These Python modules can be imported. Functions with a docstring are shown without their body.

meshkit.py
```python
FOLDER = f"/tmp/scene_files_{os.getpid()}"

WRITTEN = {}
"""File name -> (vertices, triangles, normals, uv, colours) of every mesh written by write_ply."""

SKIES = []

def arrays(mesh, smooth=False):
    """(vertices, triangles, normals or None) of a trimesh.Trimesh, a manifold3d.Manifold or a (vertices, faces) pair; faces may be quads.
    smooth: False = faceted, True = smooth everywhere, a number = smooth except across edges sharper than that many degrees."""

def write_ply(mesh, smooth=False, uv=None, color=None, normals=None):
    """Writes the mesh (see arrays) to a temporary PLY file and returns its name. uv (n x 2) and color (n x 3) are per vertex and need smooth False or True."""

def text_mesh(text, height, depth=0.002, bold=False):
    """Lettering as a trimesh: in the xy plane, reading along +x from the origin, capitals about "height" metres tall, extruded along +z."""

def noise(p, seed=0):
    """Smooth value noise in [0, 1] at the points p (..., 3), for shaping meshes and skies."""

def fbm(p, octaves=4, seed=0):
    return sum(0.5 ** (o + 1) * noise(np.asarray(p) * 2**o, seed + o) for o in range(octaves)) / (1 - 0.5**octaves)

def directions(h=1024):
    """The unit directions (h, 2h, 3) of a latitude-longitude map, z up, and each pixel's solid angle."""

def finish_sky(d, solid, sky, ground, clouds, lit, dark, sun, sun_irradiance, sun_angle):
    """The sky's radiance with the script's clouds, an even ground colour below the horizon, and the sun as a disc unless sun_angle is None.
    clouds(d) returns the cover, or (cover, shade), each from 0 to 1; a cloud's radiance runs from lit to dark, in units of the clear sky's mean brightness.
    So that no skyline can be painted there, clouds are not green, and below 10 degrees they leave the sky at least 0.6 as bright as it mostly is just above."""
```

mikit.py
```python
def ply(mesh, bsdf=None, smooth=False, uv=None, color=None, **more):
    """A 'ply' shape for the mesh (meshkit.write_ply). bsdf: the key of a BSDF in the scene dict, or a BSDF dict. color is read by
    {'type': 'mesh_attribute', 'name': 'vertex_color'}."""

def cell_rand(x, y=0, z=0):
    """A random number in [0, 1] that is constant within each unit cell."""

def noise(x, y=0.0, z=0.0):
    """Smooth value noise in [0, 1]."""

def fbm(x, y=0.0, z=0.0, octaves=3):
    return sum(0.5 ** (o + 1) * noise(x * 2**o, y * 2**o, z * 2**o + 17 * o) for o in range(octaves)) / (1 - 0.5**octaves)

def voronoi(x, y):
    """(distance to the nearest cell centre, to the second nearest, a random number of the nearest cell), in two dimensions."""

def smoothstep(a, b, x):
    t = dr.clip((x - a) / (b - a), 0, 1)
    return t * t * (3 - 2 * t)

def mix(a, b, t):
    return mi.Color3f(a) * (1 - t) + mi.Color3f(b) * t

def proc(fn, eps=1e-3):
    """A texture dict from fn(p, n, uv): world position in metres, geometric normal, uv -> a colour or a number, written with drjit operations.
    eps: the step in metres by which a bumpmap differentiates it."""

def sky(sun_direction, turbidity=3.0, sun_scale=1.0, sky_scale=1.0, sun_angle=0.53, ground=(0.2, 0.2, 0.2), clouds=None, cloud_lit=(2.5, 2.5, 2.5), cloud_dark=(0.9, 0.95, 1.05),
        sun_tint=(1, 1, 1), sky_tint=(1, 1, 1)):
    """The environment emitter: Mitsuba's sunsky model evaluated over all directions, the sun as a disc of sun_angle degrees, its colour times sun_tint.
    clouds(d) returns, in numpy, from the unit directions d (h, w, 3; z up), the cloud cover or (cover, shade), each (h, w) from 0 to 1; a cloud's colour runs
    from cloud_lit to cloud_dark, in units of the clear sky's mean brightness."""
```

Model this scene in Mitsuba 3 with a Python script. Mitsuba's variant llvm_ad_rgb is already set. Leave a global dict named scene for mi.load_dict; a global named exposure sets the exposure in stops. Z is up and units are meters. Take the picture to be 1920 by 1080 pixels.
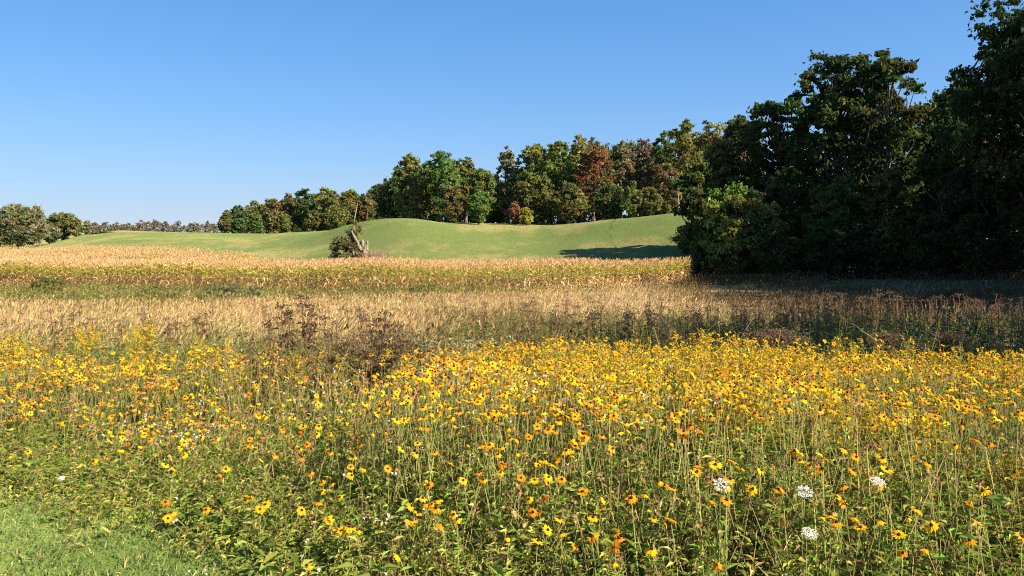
import math, random
import numpy as np
import mitsuba as mi, drjit as dr
import mikit, meshkit
from mikit import proc, noise, fbm, smoothstep, mix
from scipy.interpolate import RBFInterpolator, RegularGridInterpolator, PchipInterpolator

T = mi.ScalarTransform4f
scene, labels = {}, {}

# ------------------------------------------------------------------ camera, sky, exposure
EYE = 1.65
PITCH = math.radians(3.725)
scene['camera'] = {'type': 'perspective', 'fov': 64.0, 'fov_axis': 'x', 'near_clip': 0.05, 'far_clip': 6000.0,
                   'to_world': T().look_at(origin=[0, 0, EYE], target=[0, math.cos(PITCH), EYE - math.sin(PITCH)], up=[0, 0, 1])}
SUN_EL, SUN_BACK = math.radians(35), math.radians(28)       # from the right, a little behind the viewer
SUN = [math.cos(SUN_EL) * math.cos(SUN_BACK), -math.cos(SUN_EL) * math.sin(SUN_BACK), math.sin(SUN_EL)]
def horizon_veil(d):        # the pale milky air that lies low all round the sky
    el = np.degrees(np.arcsin(np.clip(d[..., 2], -1, 1)))
    return 0.9 * np.exp(-np.maximum(el, 0) / 4.0)
scene['sky'] = mikit.sky(SUN, turbidity=4.2, sun_scale=2.4, ground=(0.08, 0.085, 0.04), clouds=horizon_veil, cloud_lit=(1.75, 1.95, 2.2), sky_tint=(0.55, 0.95, 1.38))
exposure = 2.1

# ------------------------------------------------------------------ terrain
CONTROL = [(-538.3, 780.0, -2.0), (-457.0, 780.0, -2.0), (-421.5, 780.0, -2.0), (-393.8, 480.0, -3.5), (-385.9, 780.0, -2.0), (-365.6, 780.0, -2.0), (-335.2, 780.0, -2.0), (-331.2, 480.0, -3.5), (-299.4, 365.0, -5.44), (-284.4, 780.0, -2.0), (-281.2, 480.0, -3.5), (-259.4, 480.0, -3.5), (-248.4, 360.0, -5.04), (-246.3, 780.0, -2.0), (-237.5, 480.0, -3.5), (-225.0, 480.0, -3.5), (-215.9, 257.0, -3.84), (-208.2, 780.0, -2.0), (-206.2, 480.0, -3.5), (-202.1, 345.0, -4.77), (-192.8, 235.0, -2.94), (-184.8, 342.0, -1.95), (-177.8, 252.0, -3.44), (-176.7, 780.0, -2.0), (-175.2, 213.6, -2.97), (-175.0, 480.0, -3.5), (-168.2, 340.0, 0.24), (-158.7, 230.0, -2.54), (-158.4, 338.0, 0.23), (-151.6, 480.0, -3.5), (-149.8, 780.0, -2.0), (-148.2, 180.7, -3.11), (-144.4, 209.3, -2.6), (-143.9, 335.0, -0.12), (-141.1, 237.0, -3.17), (-128.3, 234.0, -0.35), (-128.1, 480.0, -3.5), (-126.0, 215.0, -2.27), (-122.5, 177.6, -2.87), (-122.1, 335.0, -0.45), (-116.4, 232.0, 1.84), (-115.2, 196.6, -2.35), (-114.6, 212.0, 0.55), (-109.2, 230.0, 1.83), (-108.8, 480.0, -3.5), (-108.3, 132.0, -3.34), (-106.6, 780.0, -2.0), (-105.8, 335.0, -0.85), (-104.8, 194.0, 0.27), (-103.9, 210.0, 2.74), (-98.7, 227.0, 1.48), (-98.6, 168.3, -2.7), (-97.5, 208.0, 2.73), (-95.1, 192.3, 2.31), (-92.2, 480.0, -3.5), (-90.2, 130.6, -3.28), (-89.9, 166.4, -0.95), (-89.3, 190.6, 2.3), (-88.1, 205.0, 2.38), (-87.9, 780.0, -2.0), (-86.8, 325.0, -0.34), (-83.7, 227.0, 1.15), (-81.7, 165.2, 0.41), (-80.8, 188.1, 1.98), (-76.8, 163.9, 0.4), (-75.5, 92.0, -3.4), (-74.7, 205.0, 2.05), (-74.1, 126.4, -3.24), (-72.5, 227.0, 0.75), (-70.2, 310.0, 0.09), (-69.6, 162.1, 0.19), (-68.6, 188.1, 1.67), (-68.6, 780.0, -2.0), (-67.9, 125.6, -2.85), (-65.6, 480.0, -3.5), (-64.7, 205.0, 1.65), (-64.0, 78.0, -3.3), (-63.5, 92.0, -3.4), (-61.9, 125.0, -2.54), (-59.4, 188.1, 1.3), (-59.1, 162.1, -0.02), (-58.4, 124.5, -2.54), (-58.3, 217.0, 1.26), (-56.7, 295.0, 1.41), (-54.1, 480.0, -3.5), (-53.9, 92.0, -3.4), (-53.8, 78.0, -3.3), (-53.1, 123.6, -2.59), (-52.1, 195.0, 2.16), (-51.2, 162.1, -0.27), (-49.7, 92.0, -3.4), (-47.9, 179.6, 1.77), (-45.7, 78.0, -3.3), (-45.7, 202.0, 1.69), (-45.5, 92.0, -3.4), (-45.1, 123.6, -2.64), (-43.1, 92.0, -3.4), (-42.2, 480.0, -3.5), (-42.1, 78.0, -3.3), (-41.6, 155.9, 0.05), (-40.8, 180.0, 2.59), (-40.6, 780.0, -2.0), (-39.5, 92.0, -3.4), (-39.0, 123.6, -2.69), (-39.0, 285.0, 2.08), (-38.6, 78.0, -3.3), (-37.8, 166.8, 2.17), (-36.6, 78.0, -3.3), (-35.5, 187.0, 3.01), (-33.5, 78.0, -3.3), (-33.5, 92.0, -3.4), (-33.2, 146.6, 0.31), (-32.3, 120.8, -2.62), (-32.1, 285.0, 1.98), (-31.7, 165.0, 3.91), (-29.6, 154.1, 3.39), (-29.0, 92.0, -3.4), (-28.4, 78.0, -3.3), (-26.4, 116.6, -2.56), (-26.4, 137.3, 1.13), (-25.3, 288.0, 1.41), (-25.0, 480.0, -3.5), (-24.6, 78.0, -3.3), (-24.6, 92.0, -3.4), (-23.7, 177.0, 3.68), (-21.6, 112.4, -2.38), (-21.2, 155.0, 4.58), (-20.8, 78.0, -3.3), (-20.8, 92.0, -3.4), (-19.9, 145.6, 4.02), (-19.6, 177.0, 3.58), (-17.9, 131.1, 1.55), (-17.7, 78.0, -3.3), (-17.7, 92.0, -3.4), (-17.5, 155.0, 4.48), (-16.4, 145.6, 3.92), (-15.6, 180.0, 3.01), (-15.2, 292.0, 1.26), (-15.0, 78.0, -3.3), (-15.0, 109.6, -2.28), (-14.8, 131.1, 1.48), (-13.9, 158.0, 3.91), (-13.0, 148.1, 3.4), (-12.6, 92.0, -3.4), (-12.3, 109.6, -2.3), (-11.7, 132.9, 1.13), (-10.7, 78.0, -3.3), (-10.4, 92.0, -3.4), (-10.2, 780.0, -2.0), (-9.7, 110.5, -2.38), (-9.5, 184.0, 2.86), (-8.8, 78.0, -3.3), (-8.4, 162.0, 3.76), (-8.1, 92.0, -3.4), (-7.9, 151.5, 3.26), (-7.1, 135.4, 1.04), (-6.9, 78.0, -3.3), (-6.2, 480.0, -3.5), (-5.8, 111.6, -2.4), (-4.8, 92.0, -3.4), (-4.1, 78.0, -3.3), (-3.8, 295.0, 1.3), (-2.4, 187.0, 2.9), (-2.1, 165.0, 3.8), (-2.0, 154.1, 3.29), (-1.8, 137.3, 1.06), (-1.5, 112.4, -2.39), (-1.2, 92.0, -3.4), (-1.0, 78.0, -3.3), (5.2, 78.0, -3.3), (6.1, 92.0, -3.4), (7.4, 111.0, -2.39), (8.6, 78.0, -3.3), (8.9, 134.2, 1.09), (9.9, 149.8, 3.33), (10.2, 92.0, -3.4), (10.6, 160.0, 3.84), (11.9, 182.0, 2.94), (12.0, 108.2, -2.31), (12.2, 78.0, -3.3), (14.2, 128.0, 1.43), (14.4, 92.0, -3.4), (15.6, 141.3, 3.84), (15.7, 78.0, -3.3), (16.6, 150.0, 4.38), (16.7, 106.8, -2.26), (18.6, 92.0, -3.4), (18.6, 172.0, 3.48), (19.3, 290.0, 1.34), (19.5, 124.9, 1.66), (21.3, 105.4, -2.18), (21.4, 137.1, 4.19), (22.3, 78.0, -3.3), (22.7, 145.0, 4.77), (24.6, 121.8, 1.99), (25.4, 167.0, 3.87), (26.4, 92.0, -3.4), (26.8, 132.8, 4.69), (28.3, 140.0, 5.3), (30.2, 105.4, -2.13), (31.0, 280.0, 1.88), (31.6, 162.0, 4.4), (31.9, 480.0, -3.5), (32.5, 78.0, -3.3), (34.9, 121.8, 2.22), (38.0, 132.8, 5.03), (38.3, 92.0, -3.4), (40.1, 140.0, 5.66), (43.0, 275.0, 2.27), (44.9, 162.0, 4.76), (45.1, 108.2, -2.09), (47.7, 78.0, -3.3), (51.8, 780.0, -2.0), (53.1, 480.0, -3.5), (53.3, 128.0, 2.4), (54.5, 270.0, 2.8), (56.3, 92.0, -3.4), (58.9, 141.3, 5.29), (62.5, 150.0, 5.95), (63.0, 78.0, -3.3), (68.0, 111.0, -2.05), (70.0, 172.0, 5.05), (74.3, 92.0, -3.4), (75.0, 480.0, -3.5), (77.3, 270.0, 3.16), (82.1, 134.2, 2.57), (86.3, 780.0, -2.0), (91.7, 149.8, 5.56), (91.9, 113.8, -2.01), (96.9, 480.0, -3.5), (97.9, 160.0, 6.23), (109.7, 182.0, 5.33), (113.3, 140.4, 2.75), (116.7, 280.0, 3.45), (121.9, 780.0, -2.0), (127.8, 158.3, 5.83), (137.2, 170.0, 6.52), (137.5, 480.0, -3.5), (153.7, 192.0, 5.62), (157.4, 780.0, -2.0), (177.5, 290.0, 3.73), (200.0, 480.0, -3.5), (223.4, 780.0, -2.0), (242.2, 300.0, 4.02), (293.8, 480.0, -3.5), (325.0, 780.0, -2.0), (387.5, 480.0, -3.5), (477.3, 780.0, -2.0)]
TREES = [
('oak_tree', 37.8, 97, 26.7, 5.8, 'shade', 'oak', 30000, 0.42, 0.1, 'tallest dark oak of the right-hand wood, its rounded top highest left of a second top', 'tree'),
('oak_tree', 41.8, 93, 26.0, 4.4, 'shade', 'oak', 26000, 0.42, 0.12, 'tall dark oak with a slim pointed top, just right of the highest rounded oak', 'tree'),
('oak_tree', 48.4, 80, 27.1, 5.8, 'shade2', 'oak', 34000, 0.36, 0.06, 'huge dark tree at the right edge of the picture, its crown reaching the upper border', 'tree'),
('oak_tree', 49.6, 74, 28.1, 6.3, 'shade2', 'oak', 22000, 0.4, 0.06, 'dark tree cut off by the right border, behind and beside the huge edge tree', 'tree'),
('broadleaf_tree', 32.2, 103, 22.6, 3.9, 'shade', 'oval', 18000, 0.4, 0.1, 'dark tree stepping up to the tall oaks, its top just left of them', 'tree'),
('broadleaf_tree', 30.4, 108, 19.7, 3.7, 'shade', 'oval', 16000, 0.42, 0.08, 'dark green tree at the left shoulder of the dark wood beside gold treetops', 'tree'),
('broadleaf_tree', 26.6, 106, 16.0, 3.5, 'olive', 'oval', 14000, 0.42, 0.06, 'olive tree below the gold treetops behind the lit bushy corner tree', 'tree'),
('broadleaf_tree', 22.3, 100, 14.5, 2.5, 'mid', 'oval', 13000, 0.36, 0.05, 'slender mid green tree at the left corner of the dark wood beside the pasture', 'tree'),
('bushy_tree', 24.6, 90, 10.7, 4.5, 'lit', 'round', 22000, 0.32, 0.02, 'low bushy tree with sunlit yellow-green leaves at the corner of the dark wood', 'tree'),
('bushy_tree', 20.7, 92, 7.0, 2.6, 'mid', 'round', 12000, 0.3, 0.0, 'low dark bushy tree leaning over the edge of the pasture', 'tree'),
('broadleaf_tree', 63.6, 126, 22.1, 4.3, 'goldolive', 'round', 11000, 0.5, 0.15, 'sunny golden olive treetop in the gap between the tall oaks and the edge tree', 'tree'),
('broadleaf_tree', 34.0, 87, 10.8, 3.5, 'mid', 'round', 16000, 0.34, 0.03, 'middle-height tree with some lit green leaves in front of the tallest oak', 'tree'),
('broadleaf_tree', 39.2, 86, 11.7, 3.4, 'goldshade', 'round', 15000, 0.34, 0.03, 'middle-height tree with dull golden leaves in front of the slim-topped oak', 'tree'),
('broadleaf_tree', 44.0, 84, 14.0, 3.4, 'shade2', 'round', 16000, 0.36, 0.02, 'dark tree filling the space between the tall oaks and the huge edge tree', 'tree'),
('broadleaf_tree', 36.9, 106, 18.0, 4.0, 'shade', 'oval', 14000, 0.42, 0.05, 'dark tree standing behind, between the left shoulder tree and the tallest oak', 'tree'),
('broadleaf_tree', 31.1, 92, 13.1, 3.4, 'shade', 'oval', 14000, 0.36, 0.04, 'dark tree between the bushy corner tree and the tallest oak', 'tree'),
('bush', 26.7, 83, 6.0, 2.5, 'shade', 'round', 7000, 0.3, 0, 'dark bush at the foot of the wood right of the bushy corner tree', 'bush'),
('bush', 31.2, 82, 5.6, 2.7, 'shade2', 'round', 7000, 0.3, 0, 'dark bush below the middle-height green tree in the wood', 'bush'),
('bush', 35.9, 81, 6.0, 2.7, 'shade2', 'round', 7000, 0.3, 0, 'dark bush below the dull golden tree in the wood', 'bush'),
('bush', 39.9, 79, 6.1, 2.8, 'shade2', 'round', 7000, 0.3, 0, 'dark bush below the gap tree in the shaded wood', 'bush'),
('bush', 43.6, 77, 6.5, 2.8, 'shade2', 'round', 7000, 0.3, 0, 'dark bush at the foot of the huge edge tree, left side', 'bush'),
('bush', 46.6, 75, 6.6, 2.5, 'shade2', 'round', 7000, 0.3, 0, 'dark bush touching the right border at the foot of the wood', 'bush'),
('broadleaf_tree', 45.4, 168, 21.8, 5.0, 'goldolive', 'round', 9000, 0.5, 0.1, 'gold-olive treetop beside the dark wood, where the pasture wood runs behind it', 'tree'),
('broadleaf_tree', 39.4, 166, 20.9, 4.8, 'olive', 'round', 9000, 0.5, 0.1, 'olive treetop just left of the gold one touching the dark wood', 'tree'),
('broadleaf_tree', 33.5, 162, 19.9, 3.8, 'goldolive', 'round', 12000, 0.45, 0.08, 'tree with golden olive crown, the highest of the pasture wood before the dark wood', 'tree'),
('broadleaf_tree', 31.9, 176, 20.6, 2.8, 'dark', 'oval', 7000, 0.45, 0.1, 'small dark green treetop left of the highest golden olive crown', 'tree'),
('broadleaf_tree', 29.8, 158, 11.3, 3.5, 'brown', 'round', 9000, 0.42, 0.05, 'brownish tree below the golden olive crown above the pale trunk', 'tree'),
('broadleaf_tree', 26.6, 170, 18.0, 3.8, 'dusk', 'round', 8000, 0.45, 0.12, 'dusky half-bare tree right of the grey-olive one, sky showing through', 'tree'),
('broadleaf_tree', 21.9, 166, 17.1, 3.2, 'greyolive', 'round', 9000, 0.42, 0.1, 'grey-olive tree immediately right of the rust-red tree', 'tree'),
('maple_tree', 16.0, 162, 16.6, 3.9, 'rust', 'oval', 12000, 0.4, 0.08, 'rust-red maple in the middle of the pasture wood', 'tree'),
('broadleaf_tree', 14.6, 172, 19.5, 3.6, 'pale', 'oval', 9000, 0.45, 0.1, 'pale green treetop rising behind the rust-red maple', 'tree'),
('broadleaf_tree', 9.4, 166, 17.0, 3.9, 'green', 'oval', 11000, 0.42, 0.08, 'green tree left of the pale treetop behind the rust-red maple', 'tree'),
('broadleaf_tree', 4.4, 168, 16.4, 4.2, 'yellowgreen', 'round', 12000, 0.42, 0.1, 'tree with yellow-green rounded top, third left of the rust-red maple', 'tree'),
('broadleaf_tree', -0.9, 172, 16.5, 2.8, 'greyolive', 'oval', 8000, 0.42, 0.1, 'pale grey-olive tree beside the notch of sky in the pasture wood', 'tree'),
('broadleaf_tree', 10.7, 156, 7.6, 4.5, 'darkolive', 'droop', 13000, 0.38, 0.0, 'broad dark olive tree with hanging lower branches below the rust-red maple', 'tree'),
('broadleaf_tree', 18.3, 156, 7.0, 3.2, 'dark', 'round', 9000, 0.38, 0.02, 'dark green tree under the rust-red maple, right of the hanging-branched one', 'tree'),
('small_tree', 22.3, 152, 6.7, 2.0, 'yellowgreen', 'oval', 6500, 0.34, 0.02, 'small yellow-green tree below the dusky half-bare one', 'tree'),
('small_tree', 25.5, 152, 5.7, 2.2, 'olive', 'oval', 6000, 0.34, 0.02, 'small olive tree right of the small yellow-green one at the pasture edge', 'tree'),
('small_tree', 6.2, 160, 9.4, 2.5, 'goldolive', 'oval', 7000, 0.36, 0.04, 'narrow gold-olive tree in front of the green one near the middle of the wood', 'tree'),
('small_tree', 2.6, 160, 8.6, 2.7, 'darkolive', 'oval', 7000, 0.36, 0.02, 'narrow dark olive tree above the yellow shrub', 'tree'),
('shrub', 2.7, 154, 3.5, 1.4, 'yellow', 'round', 3500, 0.28, 0, 'bright yellow shrub at the foot of the pasture wood', 'shrub'),
('shrub', 0.6, 155, 4.4, 1.2, 'redbrown', 'oval', 3000, 0.28, 0, 'red-brown shrub just left of the bright yellow one', 'shrub'),
('broadleaf_tree', -5.8, 162, 11.7, 2.7, 'green', 'oval', 10000, 0.4, 0.04, 'green tree at the left of the notch of sky, sloping down to the gap', 'tree'),
('broadleaf_tree', -9.5, 170, 14.5, 2.9, 'olive', 'oval', 10000, 0.42, 0.06, 'olive-brown treetop right of the bright strong green tree', 'tree'),
('broadleaf_tree', -14.1, 164, 14.5, 4.1, 'bright', 'oval', 17000, 0.4, 0.03, 'bright strong green tree, tallest of the group over the pasture crest', 'tree'),
('broadleaf_tree', -21.0, 168, 13.5, 3.7, 'yellowgreen2', 'oval', 13000, 0.42, 0.03, 'tree with olive-yellow top at the left end of the tall group over the pasture crest', 'tree'),
('broadleaf_tree', -19.0, 170, 9.7, 2.4, 'brown', 'oval', 7000, 0.4, 0.05, 'brownish tree squeezed between the olive-yellow top and the strong green tree', 'tree'),
('small_tree', -11.0, 156, 7.4, 2.4, 'brown', 'round', 8000, 0.36, 0.0, 'brown-leaved lower tree in front of the strong green tree', 'tree'),
('small_tree', -6.3, 155, 7.0, 2.6, 'bright2', 'cone', 8000, 0.34, 0.0, 'fresh green cone-shaped small tree beside the dark gap in the wood', 'tree'),
('broadleaf_tree', -24.8, 175, 8.7, 1.8, 'dark', 'oval', 5000, 0.42, 0.0, 'dark narrow tree at the shaded left face of the tall group', 'tree'),
('small_tree', -2.9, 176, 9.2, 2.3, 'dark', 'oval', 6000, 0.4, 0.0, 'dark tree filling the shaded gap under the notch of sky', 'tree'),
('broadleaf_tree', -40.8, 245, 15.2, 2.7, 'dark', 'round', 5000, 0.5, 0.1, 'small dark rounded treetop next to the shaded face of the tall group', 'tree'),
('broadleaf_tree', -41.1, 232, 12.1, 3.0, 'brown', 'round', 6000, 0.48, 0.05, 'brownish tree behind the bare pole of the broken tree', 'tree'),
('broadleaf_tree', -46.1, 232, 13.4, 3.3, 'olive', 'round', 7000, 0.48, 0.03, 'olive tree left of the bare pole of the broken tree', 'tree'),
('broadleaf_tree', -51.7, 228, 14.0, 3.9, 'yellowgreen2', 'round', 9000, 0.48, 0.03, 'tree with brighter olive-yellow leaves, highest in the middle of the distant row', 'tree'),
('broadleaf_tree', -58.6, 232, 14.0, 3.6, 'dark', 'round', 8000, 0.48, 0.03, 'dark green tree left of the brighter olive-yellow one in the distant row', 'tree'),
('broadleaf_tree', -64.5, 236, 12.8, 2.6, 'brown2', 'oval', 6000, 0.48, 0.05, 'warm brown tree between the dark green one and the wide brownish one', 'tree'),
('broadleaf_tree', -67.2, 232, 12.1, 3.0, 'brown', 'round', 7000, 0.48, 0.03, 'wide brownish tree above the small green cone-shaped one', 'tree'),
('broadleaf_tree', -73.1, 232, 10.5, 2.7, 'olive', 'round', 6000, 0.48, 0.03, 'olive tree right of the blue-green one near the left end of the distant row', 'tree'),
('broadleaf_tree', -76.0, 228, 9.5, 2.7, 'bluegreen', 'round', 7000, 0.48, 0.02, 'blue-green rounded tree near the left end of the distant row', 'tree'),
('broadleaf_tree', -78.6, 226, 7.5, 1.6, 'darkolive', 'round', 4000, 0.46, 0.02, 'last low tree at the left end of the distant row', 'tree'),
('small_tree', -68.7, 222, 7.3, 2.3, 'bright2', 'cone', 5000, 0.42, 0.0, 'small fresh green cone-shaped tree at the foot of the distant row', 'tree'),
('small_tree', -47.0, 222, 8.3, 3.2, 'olive', 'round', 6000, 0.44, 0.0, 'low olive tree at the foot of the brighter olive-yellow one', 'tree'),
('small_tree', -54.0, 224, 7.5, 2.9, 'darkolive', 'round', 5000, 0.44, 0.0, 'low dark olive tree at the foot of the dark green one', 'tree'),
('small_tree', -61.4, 222, 6.3, 2.0, 'olive', 'round', 4000, 0.42, 0.0, 'low olive tree right of the small green cone-shaped one', 'tree'),
('small_tree', -31.8, 205, 8.7, 2.4, 'dark', 'oval', 6000, 0.44, 0.0, 'dark low tree in the deep shade beside the tall group', 'tree'),
('oak_tree', -111.4, 185, 10.1, 5.3, 'greyoak', 'oak', 15000, 0.42, 0.02, 'wide grey-green oak at the left edge beyond the corn', 'tree'),
('half_bare_tree', -107.6, 187, 9.1, 2.4, 'greyoak', 'bare', 2200, 0.4, 0.1, 'half-bare tree with pale twigs leaning right from the wide left oak', 'tree'),
('broadleaf_tree', -129.2, 205, 10.6, 3.5, 'greyoak', 'round', 6000, 0.46, 0.02, 'tree cut by the left border behind the wide oak', 'tree'),
('broadleaf_tree', -123.3, 225, 7.9, 4.1, 'darkolive', 'round', 9000, 0.48, 0.02, 'dark rounded tree behind the left end of the pasture hill', 'tree'),
('small_tree', -117.8, 222, 6.0, 1.9, 'yellowgreen2', 'oval', 4000, 0.44, 0.02, 'yellow-green small tree right of the dark rounded one at the left end of the hill', 'tree'),
('small_tree', -119.2, 212, 5.2, 2.8, 'greyoak', 'round', 5000, 0.44, 0.0, 'low grey-green tree between the wide oak and the dark rounded one', 'tree'),
('small_tree', -124.1, 240, 5.9, 1.2, 'greyolive', 'oval', 2500, 0.44, 0.05, 'thin little tree standing alone at the left end of the far wood', 'tree')]
FAR_TREES = [(-232.7, 451.2, 12.0, 2.7, 'f_grey'), (-220.5, 431.8, 11.5, 2.5, 'f_brown'), (-241.2, 476.8, 12.6, 3.4, 'f_brown'), (-225.1, 449.3, 11.2, 3.3, 'f_brown'), (-225.1, 454.5, 12.6, 2.6, 'f_brown'), (-247.4, 506.9, 11.6, 2.6, 'f_green'), (-224.1, 464.9, 12.4, 2.6, 'f_rust'), (-245.3, 514.1, 11.5, 3.3, 'f_rust'), (-215.6, 456.3, 11.2, 2.6, 'f_brown'), (-217.8, 467.3, 11.8, 2.9, 'f_grey'), (-208.8, 453.4, 11.6, 2.3, 'f_olive'), (-206.5, 455.2, 12.6, 2.9, 'f_rust'), (-220.0, 490.6, 14.3, 3.7, 'f_grey'), (-200.8, 454.9, 13.2, 3.2, 'f_rust'), (-194.6, 447.9, 13.1, 3.3, 'f_grey'), (-214.0, 498.9, 13.2, 2.8, 'f_rust'), (-191.9, 456.2, 12.9, 2.7, 'f_brown'), (-212.9, 515.9, 12.3, 4.0, 'f_brown'), (-186.7, 459.0, 12.5, 3.1, 'f_brown'), (-193.7, 485.8, 11.3, 2.8, 'f_grey'), (-178.2, 456.3, 11.7, 3.0, 'f_grey'), (-165.8, 430.8, 11.1, 2.3, 'f_brown'), (-196.0, 519.7, 12.7, 3.2, 'f_grey'), (-166.4, 448.7, 12.4, 2.3, 'f_grey'), (-188.3, 517.4, 12.7, 3.4, 'f_green'), (-186.3, 519.8, 12.8, 3.3, 'f_brown'), (-171.0, 488.6, 11.0, 2.7, 'f_olive')]
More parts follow.
